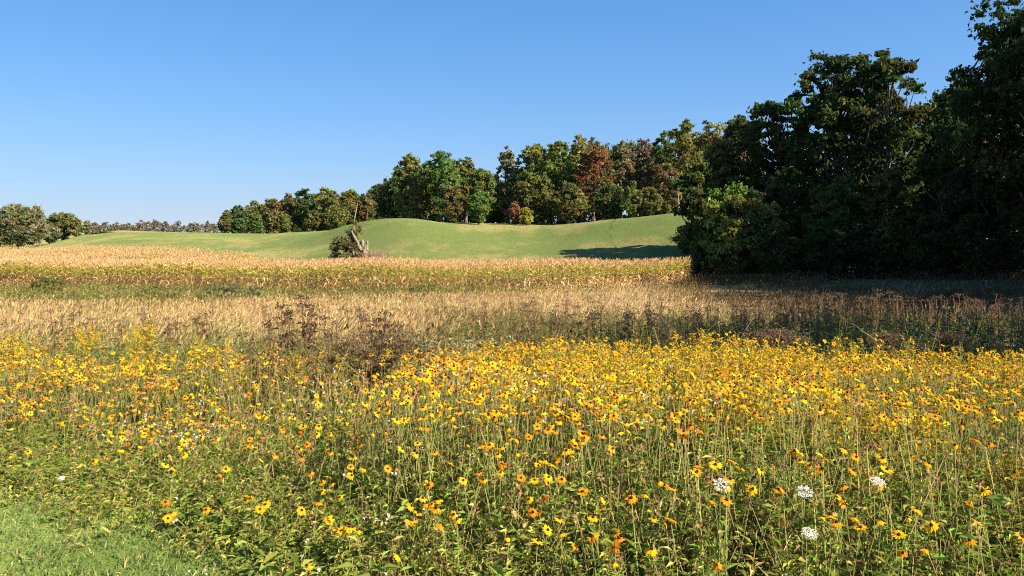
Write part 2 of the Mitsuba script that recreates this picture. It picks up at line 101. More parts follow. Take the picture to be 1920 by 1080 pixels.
HERO_FLOWERS = [(-3.88, 6.22, 0.19), (-3.79, 6.32, 0.21), (-3.63, 6.42, 0.24), (-3.24, 6.52, 0.26), (-2.95, 6.09, 0.27), (-2.82, 6.13, 0.29), (-2.82, 6.29, 0.31), (-2.83, 5.97, 0.27), (-3.08, 5.94, 0.21), (-2.98, 5.92, 0.24), (-2.71, 5.76, 0.23), (-2.51, 5.89, 0.27), (-2.37, 5.83, 0.28), (-2.42, 5.63, 0.25), (-2.33, 5.56, 0.24), (-1.92, 5.41, 0.27), (-1.92, 5.31, 0.26), (-2.18, 5.06, 0.14), (-2.07, 4.88, 0.12), (-2.04, 4.76, 0.12), (-1.79, 4.7, 0.19), (-2.25, 6.15, 0.34), (-1.57, 4.81, 0.24), (-1.44, 4.59, 0.22), (-1.93, 5.95, 0.37), (-1.83, 5.85, 0.39), (-1.6, 5.49, 0.35), (-1.41, 5.56, 0.41), (-1.19, 5.3, 0.41), (-1.24, 4.95, 0.35), (-1.14, 4.83, 0.32), (-1.08, 4.83, 0.32), (-0.94, 4.72, 0.39), (-1.11, 4.71, 0.3), (-1.1, 4.57, 0.27), (-0.97, 4.53, 0.31), (-1.57, 4.81, 0.24), (-1.44, 4.59, 0.22), (-1.42, 4.63, 0.24), (-1.17, 4.47, 0.25), (-0.99, 4.35, 0.23), (-0.97, 4.35, 0.24), (-0.92, 4.23, 0.21), (-0.89, 4.19, 0.22), (-0.85, 4.19, 0.24), (-0.79, 4.09, 0.25), (-0.52, 4.16, 0.36), (-0.5, 4.03, 0.32), (-0.51, 4.03, 0.32), (-0.48, 4.09, 0.34), (-0.39, 4.12, 0.36), (-0.47, 4.24, 0.38), (-0.45, 4.36, 0.42), (-0.26, 4.3, 0.46), (-0.29, 4.0, 0.36), (-0.27, 3.94, 0.35), (-0.34, 3.95, 0.32), (-0.55, 4.67, 0.53), (-1.01, 3.94, 0.12), (-0.53, 3.77, 0.23), (0.19, 4.24, 0.46), (0.26, 4.2, 0.49), (0.35, 3.98, 0.48), (0.57, 3.84, 0.49), (0.64, 3.87, 0.5), (0.23, 3.86, 0.38), (0.17, 3.82, 0.34), (0.23, 3.74, 0.35), (0.12, 3.75, 0.31), (0.29, 3.62, 0.34), (0.36, 3.62, 0.37), (0.47, 3.62, 0.39), (0.48, 3.58, 0.38), (0.45, 3.52, 0.36), (0.65, 3.68, 0.44), (0.7, 3.64, 0.43), (0.72, 3.64, 0.45), (0.61, 3.5, 0.36), (0.43, 3.41, 0.33), (0.84, 3.28, 0.37), (0.71, 3.91, 0.55), (0.76, 3.85, 0.54), (0.38, 3.76, 0.42), (0.89, 3.87, 0.64), (0.88, 3.83, 0.62), (0.97, 3.84, 0.65), (1.06, 3.88, 0.66), (1.08, 3.81, 0.64), (1.01, 3.73, 0.61), (0.93, 3.73, 0.59), (0.99, 3.69, 0.59), (0.91, 3.65, 0.53), (0.97, 3.63, 0.54), (1.11, 3.71, 0.57), (1.19, 3.85, 0.62), (1.42, 3.98, 0.68), (1.4, 4.0, 0.68), (1.4, 3.92, 0.65), (1.48, 3.85, 0.63), (1.51, 3.92, 0.66), (1.43, 3.87, 0.64), (1.65, 4.0, 0.69), (1.69, 3.96, 0.66), (1.63, 3.85, 0.62), (1.8, 3.87, 0.62), (1.73, 3.79, 0.57), (1.51, 3.65, 0.52), (1.51, 3.67, 0.53), (1.52, 3.56, 0.48), (1.53, 3.52, 0.45), (1.4, 3.6, 0.47), (1.43, 3.6, 0.48), (1.44, 3.56, 0.46), (1.64, 3.56, 0.47), (1.83, 3.63, 0.5), (1.69, 3.52, 0.44), (1.68, 3.48, 0.43), (1.77, 3.42, 0.39), (1.66, 3.4, 0.38), (2.32, 4.04, 0.73), (2.08, 3.9, 0.75), (2.09, 3.57, 0.6), (1.93, 3.38, 0.44), (2.0, 3.45, 0.5), (2.02, 3.55, 0.55), (1.84, 3.52, 0.46), (2.1, 3.3, 0.48), (1.54, 3.75, 0.57), (1.27, 3.77, 0.55), (1.25, 3.77, 0.55)]
RED_FLOWER = (0.16, 4.1, 0.42)
LACE = [(1.35, 3.71, 0.53), (1.29, 3.48, 0.41), (1.71, 3.77, 0.56), (0.96, 3.69, 0.57), (-3.14, 5.62, 0.13)]
GOLDENROD = [(-3.7, 8.6, 0.66), (-2.97, 9.5, 0.64), (5.16, 9, 0.5), (3.85, 8, 0.39), (4.03, 7.2, 0.35), (3.67, 8.8, 0.4), (2.99, 10, 0.54), (2.55, 10.6, 0.56), (2.08, 11, 0.6), (4.31, 7.2, 0.4), (-4.34, 9.6, 0.92), (-6.31, 14, 1.19), (-4.45, 11.5, 0.98), (-4.08, 11.5, 0.96), (-7.96, 13, 1.01), (-6.67, 11, 0.89), (-7.29, 14, 1.12), (-1.51, 9.5, 0.92), (-1.03, 11.5, 0.79), (-2.84, 10.5, 0.81), (-3.55, 10.5, 0.81), (6.12, 12.6, 0.78), (5.42, 13, 0.77), (7.38, 13.5, 0.73), (4.72, 10.5, 0.56), (5.33, 10.5, 0.6), (5.4, 10, 0.6), (-0.03, 8.2, 0.53), (0.08, 8, 0.52), (0.28, 7.8, 0.44), (1.29, 9, 0.59), (3.28, 12, 0.69), (3.62, 10.5, 0.56), (3.91, 10, 0.54), (6.02, 10, 0.54), (-0.6, 11.5, 0.76), (1.31, 11.8, 0.78), (3.98, 12, 0.69), (-5.2, 9.5, 0.7), (-5.51, 9.3, 0.66), (2.16, 4.8, 0.27), (2.98, 4.9, 0.26)]
PYE = [(-3.26, 12.5, 1.48), (-3.34, 12.6, 1.38), (-3.34, 12, 1.34), (-3.18, 12.8, 1.27), (-3.3, 12.2, 1.16), (-3.18, 12.4, 1.19), (-2.07, 13, 1.23), (-2.19, 13.2, 1.13), (-2.2, 13, 1.04), (-1.92, 13.5, 1.02), (-3.05, 15, 1.23), (-2.95, 15.5, 1.25), (-1.72, 9.8, 0.94), (-1.44, 9.2, 0.88), (-1.4, 10, 0.93), (-1.95, 10, 0.87), (-2.26, 10.2, 0.82), (-1.12, 9.6, 0.89), (-1.2, 9, 0.83), (-2.0, 9.6, 0.76), (-1.49, 9, 0.77), (0.2, 12.5, 0.95), (0.26, 11.5, 0.87), (0.14, 14.5, 1.05), (2.78, 14.5, 1.0), (2.32, 17, 1.13), (1.55, 17, 1.13), (0.83, 16, 1.05), (3.19, 14, 0.82), (3.56, 14.3, 0.82), (3.81, 14.2, 0.83), (0.65, 25, 1.36), (2.08, 22, 1.41), (3.54, 16, 1.05), (2.71, 16, 1.16), (-8.91, 16, 1.21), (-8.44, 16, 1.16), (10.11, 27, 1.39), (10.97, 28, 1.42), (11.25, 27, 1.45), (12.04, 27, 1.56), (13.12, 28, 1.46), (12.53, 26, 1.36), (13.75, 27, 1.3), (15.12, 27, 1.41), (15.07, 26, 1.23), (8.46, 25, 1.36), (8.09, 27, 1.41), (-6.45, 15, 1.08), (-6.04, 16, 1.16), (-7.64, 17, 1.13), (-7.32, 15, 1.04)]
UMBEL = [(4.25, 13.2, 0.94), (5.76, 12.5, 0.82), (6.59, 12.2, 0.68)]
TUBES = [(13.39, 24, 0.45), (35.96, 62, 0.69)]
TEASEL = [(1.35, 5.6, 0.47)]
SNAG = [-18.9, 98.0]
LEAVES = 0.72
DEEP = [(30.5, 3, 23, 4.4), (33, 6.5, 22, 4.5), (36, -2, 22, 5), (38, 6, 25, 5), (43, 4, 26, 5), (50.5, 58, 29, 5.5), (53.5, 62.5, 29, 6), (44, 20, 23, 5), (56, 16, 24, 6), (44, 24, 23, 5.5), (52, 27, 24, 6.5), (44, 32, 23, 5.5), (53, 37, 24, 6.5), (44, 42, 23, 5.5), (54, 46, 24, 7), (45, 50, 23, 5.5), (55, 56, 24, 7), (47, 58, 23, 5.5), (60, 64, 25, 7.5), (66, 74, 25, 7.5), (78, 72, 25, 8), (63, 88, 25, 7), (76, 92, 26, 8), (58, 104, 24, 7), (74, 110, 25, 8), (48, 108, 22, 6), (66, 124, 22, 7)]
BROAD = [(-1.73, 4.91, 0.2), (-2.14, 5.46, 0.17), (-1.39, 4.34, 0.15), (-2.05, 5.02, 0.12), (-1.2, 5.36, 0.34), (0.85, 3.36, 0.32), (1.45, 4.06, 0.59), (1.87, 3.81, 0.49), (1.98, 3.59, 0.45), (2.24, 3.8, 0.54), (0.78, 5.16, 0.62), (0.97, 5.46, 0.64), (-1.25, 4.08, 0.13), (-2.69, 5.72, 0.18), (-3.19, 5.94, 0.14), (-3.66, 6.14, 0.14), (0.26, 4.35, 0.43), (-0.53, 4.46, 0.37), (-0.67, 3.87, 0.2), (-0.02, 3.59, 0.23), (1.46, 4.82, 0.65), (-0.32, 5.46, 0.64), (-1.07, 4.0, 0.11)]
ASTER = [(-0.65, 8.96, 0.35, 160), (-0.64, 10.82, 0.3, 70), (-0.63, 16.12, 0.35, 90), (-1.07, 13.57, 0.4, 50), (-4.32, 12.19, 0.3, 30), (-2.59, 6.53, 0.1, 30), (-3.44, 7.35, 0.3, 16), (-4.42, 7.9, 0.3, 16), (-5.46, 8.75, 0.3, 20), (0.51, 5.32, 0.3, 40), (0.2, 5.96, 0.4, 50), (-1.57, 7.45, 0.5, 60), (-2.75, 7.19, 0.4, 50), (1.5, 8.15, 0.6, 40), (-0.82, 4.74, 0.6, 40)]
BACK = [(-87.9, 252.5, np.float64(7.2), np.float64(2.5)), (-83.7, 247.9, np.float64(7.8), np.float64(2.7)), (-79.9, 246.1, np.float64(8.6), np.float64(3.0)), (-81.0, 258.6, np.float64(9.6), np.float64(3.3)), (-77.0, 253.8, np.float64(9.9), np.float64(3.5)), (-72.0, 246.6, np.float64(10.3), np.float64(3.6)), (-71.9, 255.8, np.float64(11.1), np.float64(3.9)), (-69.1, 256.2, np.float64(11.5), np.float64(4.0)), (-64.8, 249.3, np.float64(11.7), np.float64(4.1)), (-63.3, 253.1, np.float64(12.1), 4.2), (-60.2, 254.3, np.float64(12.6), 4.2), (-56.4, 251.4, np.float64(12.9), 4.2), (-52.5, 247.4, np.float64(12.9), 4.2), (-51.5, 255.4, np.float64(13.1), 4.2), (-47.7, 251.9, np.float64(12.9), 4.2), (-44.9, 249.7, np.float64(12.8), 4.2), (-42.4, 249.9, np.float64(12.7), 4.2), (-39.1, 248.8, np.float64(15.6), 4.2), (-28.1, 196.3, np.float64(13.9), 4.2), (-24.3, 189.3, np.float64(14.2), 4.2), (-20.5, 184.3, np.float64(14.3), 4.2), (-18.6, 196.7, np.float64(16.7), 4.2), (-15.2, 192.4, np.float64(16.4), 4.2), (-12.3, 192.1, np.float64(15.7), 4.2), (-8.3, 186.8, np.float64(14.0), 4.2), (-5.6, 185.2, np.float64(12.2), 4.2), (-2.4, 184.2, np.float64(11.0), np.float64(3.8)), (0.8, 191.0, np.float64(14.3), 4.2), (5.1, 189.9, np.float64(17.5), 4.2), (8.9, 192.9, np.float64(18.7), 4.2), (12.2, 192.1, np.float64(19.3), 4.2), (15.7, 192.5, np.float64(20.1), 4.2), (19.3, 184.8, np.float64(19.4), 4.2), (24.1, 192.5, np.float64(20.3), 4.2), (26.8, 187.8, np.float64(19.4), 4.2), (32.9, 198.0, np.float64(20.9), 4.2), (35.6, 193.9, np.float64(21.0), 4.2), (38.7, 187.3, np.float64(21.0), 4.2), (42.0, 184.6, np.float64(21.0), 4.2), (47.7, 193.4, np.float64(22.7), 4.2), (52.0, 194.8, np.float64(23.3), 4.2), (53.7, 188.9, np.float64(22.7), 4.2)]
_rb = RBFInterpolator(np.array([c[:2] for c in CONTROL]), np.array([c[2] for c in CONTROL]), kernel='thin_plate_spline', smoothing=2.0)
NEAR = PchipInterpolator([-40, -5, 0, 4, 8, 13, 20, 30, 45, 67, 100, 160], [0.6, 0.08, 0, -0.13, -0.42, -0.85, -1.35, -1.95, -2.65, -3.25, -3.4, -3.4])
GX = np.concatenate([np.arange(-420, -70, 10.0), np.arange(-70, 70, 2.0), np.arange(70, 421, 10.0)])
GY = np.concatenate([np.arange(-40, 100, 2.0), np.arange(100, 260, 3.0), np.arange(260, 800, 15.0)])
_gx, _gy = np.meshgrid(GX, GY, indexing='ij')
_far = _rb(np.stack([_gx.ravel(), _gy.ravel()], 1)).reshape(_gx.shape)
_near = NEAR(np.clip(_gy, -40, 160)) + 0.9 * np.clip((_gx - 10) / 40, 0, 1) * np.clip((_gy - 15) / 40, 0, 1)
_b = np.clip((_gy - 78) / 34, 0, 1); _b = _b * _b * (3 - 2 * _b)
GZ = _near * (1 - _b) + _far * _b
GZ += (meshkit.fbm(np.stack([_gx / 14, _gy / 14, _gx * 0], -1), 3, 5) - 0.5) * 0.55 * np.clip((_gy - 90) / 30, 0, 1)
_gi = RegularGridInterpolator((GX, GY), GZ, bounds_error=False, fill_value=-3.0)
def gz(x, y):
    x, y = np.broadcast_arrays(np.asarray(x, float), np.asarray(y, float))
    return _gi(np.stack([np.clip(x, -419, 419), np.clip(y, -39, 784)], -1))

def lawn_edge(x):            # the meadow begins beyond this line, the mown lawn lies before it
    return np.interp(x, [-30, -4.5, -3.4, -2.4, -1.5, -0.7, 0.3, 30], [9.0, 6.4, 5.9, 5.3, 4.7, 3.7, 2.7, 2.5]) + 0.12 * np.sin(np.asarray(x) * 5.1) + 0.08 * np.sin(np.asarray(x) * 11.3)
def plant_top(x, y):         # height of the flowering canopy over the ground
    e = y - lawn_edge(x)
    h = 0.72 * np.clip(0.25 + 0.75 * (e / np.where(x < -1, 2.6, 1.5)), 0.15, 1)
    return h * (0.9 + 0.5 * (meshkit.noise(np.stack([np.asarray(x) * 0.7, np.asarray(y) * 0.7, np.asarray(x) * 0], -1), 3) - 0.5)) + 0.004 * np.clip(y, 0, 20)
# ------------------------------------------------------------------ materials
VC = {'type': 'mesh_attribute', 'name': 'vertex_color'}
def thin(trans, rough=0.6): return {'type': 'principledthin', 'base_color': VC, 'roughness': rough, 'diff_trans': trans, 'spec_tint': 0.3}
scene['leaf_material'] = thin(0.75)
scene['petal_material'] = thin(0.7, 0.7)
scene['straw_material'] = thin(0.6, 0.75)
scene['stalk_material'] = {'type': 'twosided', 'bsdf': {'type': 'principled', 'base_color': VC, 'roughness': 0.8, 'specular': 0.2}}
def bark_color(p, n, uv):
    ridge = fbm(p.x * 7, p.y * 7, p.z * 1.6, 3)
    return mix((0.055, 0.045, 0.034), (0.19, 0.165, 0.13), smoothstep(0.3, 0.75, ridge))
def dead_wood_color(p, n, uv):
    return mix((0.10, 0.085, 0.065), (0.26, 0.225, 0.175), smoothstep(0.3, 0.62, fbm(p.x * 5, p.y * 5, p.z * 1.3, 3)))
def tan_matt(fn): return {'type': 'twosided', 'bsdf': {'type': 'principled', 'base_color': proc(fn), 'roughness': 0.9, 'specular': 0.15}}
scene['bark_material'] = tan_matt(bark_color)
scene['dead_wood_material'] = tan_matt(dead_wood_color)
def ground_color(p, n, uv):
    big, mid, fine = fbm(p.x * 0.045, p.y * 0.045, 0, 3), fbm(p.x * 0.35, p.y * 0.22, 3, 3), fbm(p.x * 2.3, p.y * 1.1, 7, 3)
    past = mix((0.082, 0.114, 0.036), (0.152, 0.148, 0.060), smoothstep(0.36, 0.62, big * 0.62 + mid * 0.38))
    past = mix(past, (0.065, 0.105, 0.03), smoothstep(0.5, 0.75, fine) * 0.6)
    litter = mix((0.07, 0.06, 0.03), (0.17, 0.14, 0.07), smoothstep(0.3, 0.7, fbm(p.x * 9, p.y * 9, 1, 3)))
    field = mix(litter, (0.2, 0.15, 0.08), smoothstep(14, 30, p.y) * 0.7)
    turf = mix((0.10, 0.155, 0.035), (0.17, 0.23, 0.06), smoothstep(0.3, 0.7, fine))
    out = mix(field, past, smoothstep(76, 84, p.y + (mid - 0.5) * 6))
    edge = 2.7 + dr.minimum(dr.maximum(0.3 - p.x, 0), 1.8) * 1.11 + dr.maximum(-1.5 - p.x, 0) * 0.6
    return mix(turf, out, smoothstep(-0.1, 0.7, p.y - dr.minimum(edge, 9)))
scene['ground_material'] = {'type': 'principled', 'base_color': proc(ground_color), 'roughness': 0.95, 'specular': 0.1}

# ------------------------------------------------------------------ mesh builder: many small pieces, numpy only
def unit(v): return v / np.maximum(np.linalg.norm(v, axis=-1, keepdims=True), 1e-9)
UP = np.array([0, 0, 1.0])
class MB:
    def __init__(s): s.v, s.f, s.c, s.n = [], [], [], 0
    def add(s, V, F, C):
        n, k = V.shape[:2]
        if n == 0: return
        C = np.asarray(C, float)
        C = np.broadcast_to(C[:, None] if C.ndim == 2 else C, (n, k, 3)) if C.ndim > 1 else np.broadcast_to(C, (n, k, 3))
        s.v.append(V.reshape(-1, 3)); s.c.append(C.reshape(-1, 3))
        s.f.append((np.asarray(F)[None] + (np.arange(n) * k)[:, None, None]).reshape(-1, 3) + s.n); s.n += n * k
    def mesh(s): return np.vstack(s.v), np.vstack(s.f), np.clip(np.vstack(s.c), 0.003, 0.95)
    def tris(s): return sum(len(f) for f in s.f)
    # a pointed leaf folded along its midrib
    def leaf(s, P, D, L, W, col, S=None, fold=0.2, droop=0.15, wide=0.45):
        n = len(P); L, W = np.broadcast_to(L, n)[:, None], np.broadcast_to(W, n)[:, None]
        S = unit(np.cross(D, UP + 0.3 * RN(n, 3))) if S is None else S
        N = np.cross(S, D)
        m = P + D * L * wide
        V = np.stack([P, m + S * W / 2 + N * W * fold, P + D * L - N * L * droop, m - S * W / 2 + N * W * fold], 1)
        s.add(V, [[0, 1, 2], [0, 2, 3]], col)
    # a grass blade or a long arching leaf in two or three lengths
    def blade(s, P, D, L, W, col, bend=0.3, S=None, dirb=None):
        n = len(P); L, W = np.broadcast_to(L, n)[:, None], np.broadcast_to(W, n)[:, None]
        bend = np.broadcast_to(bend, n)[:, None]
        S = unit(np.cross(D, RN(n, 3))) if S is None else S
        B = np.array([0, 0, -1.0]) if dirb is None else dirb
        q1, q2 = P + D * L * 0.5 + B * L * bend * 0.22, P + D * L * (1 - bend * 0.15) + B * L * bend
        V = np.stack([P - S * W / 2, P + S * W / 2, q1 - S * W * 0.42, q1 + S * W * 0.42, q2], 1)
        s.add(V, [[0, 1, 3], [0, 3, 2], [2, 3, 4]], col)
    # three-sided stem pieces
    def stem(s, A, B, ra, rb, col):
        n = len(A); ra, rb = np.broadcast_to(ra, n)[:, None], np.broadcast_to(rb, n)[:, None]
        t = unit(B - A); a = unit(np.cross(t, np.where(np.abs(t[:, 2:]) < 0.8, UP, [1.0, 0, 0]))); b = np.cross(t, a)
        ring = [a * math.cos(k) + b * math.sin(k) for k in (0.3, 2.4, 4.5)]
        V = np.stack([A + r * ra for r in ring] + [B + r * rb for r in ring], 1)
        s.add(V, [[0, 1, 4], [0, 4, 3], [1, 2, 5], [1, 5, 4], [2, 0, 3], [2, 3, 5]], col)
    # a round tube along points
    def tube(s, pts, radii, sides, col):
        p = np.asarray(pts, float); t = unit(np.gradient(p, axis=0))
        a = unit(np.cross(t, np.where(np.abs(t[:, 2:]) < 0.9, UP, [1.0, 0, 0]))); b = np.cross(t, a)
        g = np.arange(sides) * 2 * np.pi / sides
        V = p[:, None] + np.asarray(radii)[:, None, None] * (np.cos(g)[None, :, None] * a[:, None] + np.sin(g)[None, :, None] * b[:, None])
        F = []
        for i in range(len(p) - 1):
            for j in range(sides):
                k = (j + 1) % sides
                F += [[i * sides + j, i * sides + k, (i + 1) * sides + k], [i * sides + j, (i + 1) * sides + k, (i + 1) * sides + j]]
        V = np.concatenate([V.reshape(-1, 3), p[-1:]], 0); e = len(V) - 1
        F += [[(len(p) - 1) * sides + j, (len(p) - 1) * sides + (j + 1) % sides, e] for j in range(sides)]
        s.add(V[None], F, np.asarray(col, float))
RNG = np.random.default_rng(11)
def RN(*s): return RNG.normal(size=s)
def RU(a, b, *s): return RNG.uniform(a, b, s)
def jit(col, n, k=0.18, h=0.08): return np.asarray(col, float) * np.exp(k * RN(n, 1)) * np.exp(h * RN(n, 3))
def pick(pal, n, w=None, k=0.18, h=0.07):
    pal = np.array(pal); w = None if w is None else np.array(w) / np.sum(w)
    return pal[RNG.choice(len(pal), n, p=w)] * np.exp(k * RN(n, 1)) * np.exp(h * RN(n, 3))

USED = {}
def key(name):
    n = USED.get(name, 0); USED[name] = n + 1
    return name if n == 0 else f'{name}_{n:03d}'
def put(k, mb, mat, smooth=False):
    v, f, c = mb.mesh()
    scene[k] = mikit.ply((v, f), mat, smooth=smooth, color=c)
def tag(k, label, cat=None, group=None, kind=None):
    labels[k] = {a: b for a, b in (('label', label), ('category', cat), ('group', group), ('kind', kind)) if b}

# ------------------------------------------------------------------ the ground, one sheet to the horizon
ex = np.concatenate([[-3000, -1200], GX, [1200, 3000]]); ey = np.concatenate([[-2500, -600], GY, [1500, 4000]])
xx, yy = np.meshgrid(ex, ey, indexing='ij'); zz = gz(xx, yy)
nx, ny = xx.shape; i, j = np.meshgrid(np.arange(nx - 1), np.arange(ny - 1), indexing='ij'); q = (i * ny + j).ravel()
gf = np.vstack([np.stack([q, q + ny, q + ny + 1], 1), np.stack([q, q + ny + 1, q + 1], 1)])
scene['ground'] = mikit.ply((np.stack([xx, yy, zz], -1).reshape(-1, 3), gf), 'ground_material', smooth=True)
tag('ground', 'rolling ground of mown lawn, meadow, cornfield and green pasture hill', None, None, 'structure')

def scatter(y0, y1, dens, side=2.5, slope=0.72):
    """points between the distances y0 and y1, dens per square metre (a number or a function of y)"""
    ys = np.linspace(y0, y1, 40); mid = (ys[1:] + ys[:-1]) / 2; wid = 2 * (slope * mid + side)
    dn = dens(mid) if callable(dens) else np.full(39, float(dens)); cnt = RNG.poisson(dn * wid * np.diff(ys))
    y = np.concatenate([RNG.uniform(a, b, c) for a, b, c in zip(ys[:-1], ys[1:], cnt)]); w = slope * y + side
    return RNG.uniform(-1, 1, len(y)) * w, y
def nz(x, y, f, seed): return meshkit.fbm(np.stack([np.asarray(x) * f, np.asarray(y) * f, np.zeros_like(np.asarray(x, float))], -1), 3, seed)
def base(x, y): return np.stack([x, y, gz(x, y) - 0.02], 1)

# ------------------------------------------------------------------ trees
PAL = {  # mixtures of leaf colours
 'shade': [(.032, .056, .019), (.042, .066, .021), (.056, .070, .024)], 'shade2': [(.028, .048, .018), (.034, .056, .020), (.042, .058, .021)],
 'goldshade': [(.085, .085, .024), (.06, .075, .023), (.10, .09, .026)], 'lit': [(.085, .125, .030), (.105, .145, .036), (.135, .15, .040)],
 'mid': [(.05, .085, .024), (.06, .095, .026), (.08, .10, .03)], 'olive': [(.085, .11, .034), (.105, .12, .038), (.125, .12, .042)],
 'goldolive': [(.115, .125, .036), (.14, .14, .04), (.10, .115, .035)], 'dark': [(.045, .075, .027), (.055, .09, .03), (.06, .08, .03)],
 'brown': [(.125, .11, .045), (.105, .105, .042), (.15, .115, .05)], 'brown2': [(.15, .11, .052), (.12, .105, .045)], 'dusk': [(.11, .10, .065), (.095, .095, .052), (.13, .105, .065)],
 'greyolive': [(.125, .13, .065), (.15, .145, .075), (.11, .12, .055)], 'rust': [(.20, .08, .042), (.14, .08, .04), (.10, .10, .04), (.16, .085, .042)],
 'pale': [(.17, .19, .075), (.20, .20, .08), (.14, .165, .06)], 'green': [(.075, .125, .034), (.095, .14, .038), (.13, .14, .042)],
 'yellowgreen': [(.15, .16, .042), (.12, .14, .04), (.10, .125, .038)], 'yellowgreen2': [(.135, .145, .045), (.11, .13, .042), (.13, .125, .048)],
 'darkolive': [(.09, .10, .035), (.075, .09, .032), (.12, .11, .042)], 'yellow': [(.24, .21, .035), (.18, .18, .04)], 'redbrown': [(.20, .09, .05), (.15, .09, .045)],
 'bright': [(.068, .122, .033), (.08, .14, .037), (.06, .105, .031)], 'bright2': [(.075, .13, .035), (.10, .145, .04)], 'bluegreen': [(.055, .095, .045), (.065, .105, .045)],
 'greyoak': [(.105, .115, .055), (.085, .10, .045), (.13, .13, .065)],
 'f_brown': [(.125, .105, .07), (.115, .10, .065)], 'f_grey': [(.14, .125, .09), (.12, .115, .08)], 'f_rust': [(.15, .11, .075), (.135, .105, .07)], 'f_olive': [(.13, .13, .06), (.12, .115, .06)], 'f_green': [(.08, .11, .045), (.09, .11, .05)]}
def make_crown(x, y, g, h, r, pal, shape, n, size, bf):
    z0, zc, hz = g + h * bf, g + h * (bf + (1 - bf) * 0.52), h * (1 - bf) * 0.5
    K = {'oak': 90, 'oval': 64, 'round': 60, 'cone': 44, 'droop': 54, 'bare': 16}[shape]
    d = unit(RN(K * 4, 3)); rad = RU(0.35, 0.95, K * 4, 1) ** 0.6
    e = d * rad
    t = (e[:, 2] + 1) / 2
    wx = {'oak': 1.0, 'round': 1.0, 'oval': 0.95, 'cone': 1.0, 'droop': 1.05, 'bare': 1.0}[shape]
    if shape == 'cone': e[:, :2] *= (1.15 - 0.95 * t)[:, None]
    if shape == 'oval': e[:, :2] *= (0.82 + 0.35 * np.sin(np.pi * np.clip(t * 0.9 + 0.05, 0, 1)))[:, None]
    if shape == 'droop': e[:, :2] *= (1.12 - 0.45 * t)[:, None]
    if shape == 'oak': e[:, :2] *= (0.75 + 0.4 * np.sqrt(np.clip(1 - (t - 0.45) ** 2 * 2.6, 0, 1)))[:, None]
    cen = []
    for q in e:                                     # keep the lobes apart so that gaps stay between them
        if all(np.linalg.norm(q - c) > 0.2 for c in cen): cen.append(q)
        if len(cen) == K: break
    cen.append(np.array([0, 0, .72])); cen.append(np.array([.1, -.1, .45]))
    cen = np.array(cen); K = len(cen)
    lr = r * RU(0.17, 0.36, K)
    C = np.stack([x + cen[:, 0] * (r - lr * 0.8) * wx, y + cen[:, 1] * (r - lr * 0.8) * wx, zc + cen[:, 2] * (hz - lr * 0.5)], 1)
    out = unit(np.concatenate([cen[:, :2] * r, cen[:, 2:] * hz * 0.8], 1) + 1e-6)
    J = 9; sub = np.repeat(np.arange(K), J); od = unit(RN(K * J, 3) + 0.9 * out[sub] + [0, 0, .15])        # sprays of every limb
    SC = C[sub] + od * (lr[sub] * RU(0.35, 1.0, K * J))[:, None] * [1, 1, .85]; sl = lr[sub] * RU(0.26, 0.5, K * J)
    k2 = RNG.choice(K * J, n, p=sl ** 2 / (sl ** 2).sum()); k = sub[k2]; dd = unit(RN(n, 3) + .5 * od[k2])
    rad = np.minimum(np.abs(RN(n)) * .62 + .18, 1.7) * sl[k2]; flat = od[k2] * 0.35 + [0, 0, -.25]
    P = SC[k2] + dd * rad[:, None] * [1.1, 1.1, .62] + flat * (rad ** 2 / np.maximum(sl[k2], .01))[:, None] * .5
    P = np.where((P[:, 2:] < z0), np.concatenate([P[:, :2], z0 + np.abs(P[:, 2:] - z0) * 0.25 + 0.0], 1), P)
    nrm = unit(dd + 0.65 * RN(n, 3)); D = unit(np.cross(nrm, RN(n, 3)) + np.array([0, 0, -0.35])); S = unit(np.cross(D, nrm))
    lobec = np.exp(0.18 * RN(K, 1)) * np.exp(0.09 * RN(K, 3)) * np.array(PAL[pal])[RNG.integers(len(PAL[pal]), size=K)]
    col = (1.55 if y > 130 else 1.4) * lobec[k] * np.exp(0.2 * RN(n, 1)) * np.exp(0.06 * RN(n, 3))
    L = size * 1.12 * RU(0.6, 1.6, n)
    m = MB(); m.leaf(P - D * L[:, None] / 2, D, L, L * RU(0.42, 0.8, n), col, S, fold=0.16, droop=0.12, wide=0.5)
    return m, C
def make_trunk(x, y, g, h, r, C, bf, lean=0.0):
    m = MB(); top = g + h * (bf + (1 - bf) * 0.62); tr = 0.018 * h + 0.06
    zs = np.linspace(g - 0.3, top, 7); u = np.linspace(0, 1, 7)
    px = x + np.cumsum(RN(7)) * 0.012 * h * u + lean * u; py = y + np.cumsum(RN(7)) * 0.012 * h * u
    axis = np.stack([px, py, zs], 1)
    m.tube(axis, tr * np.array([1.35, 1.0, .9, .78, .62, .42, .2]), 7, (1, 1, 1))
    for c in (C if 50 < y < 130 else C[:: max(1, len(C) // 12)]):
        zz = np.clip(c[2] - 0.35 * np.hypot(c[0] - x, c[1] - y) - 0.1 * h, g + h * bf * 0.9, top - 0.05 * h)
        a = np.array([np.interp(zz, zs, px), np.interp(zz, zs, py), zz]); mid = (a + c) / 2 + RN(3) * 0.03 * h + [0, 0, -0.02 * h]
        m.tube([a, mid, c], [tr * 0.38, tr * 0.24, tr * 0.08], 4, (1, 1, 1))
    return m
NTREE = 0
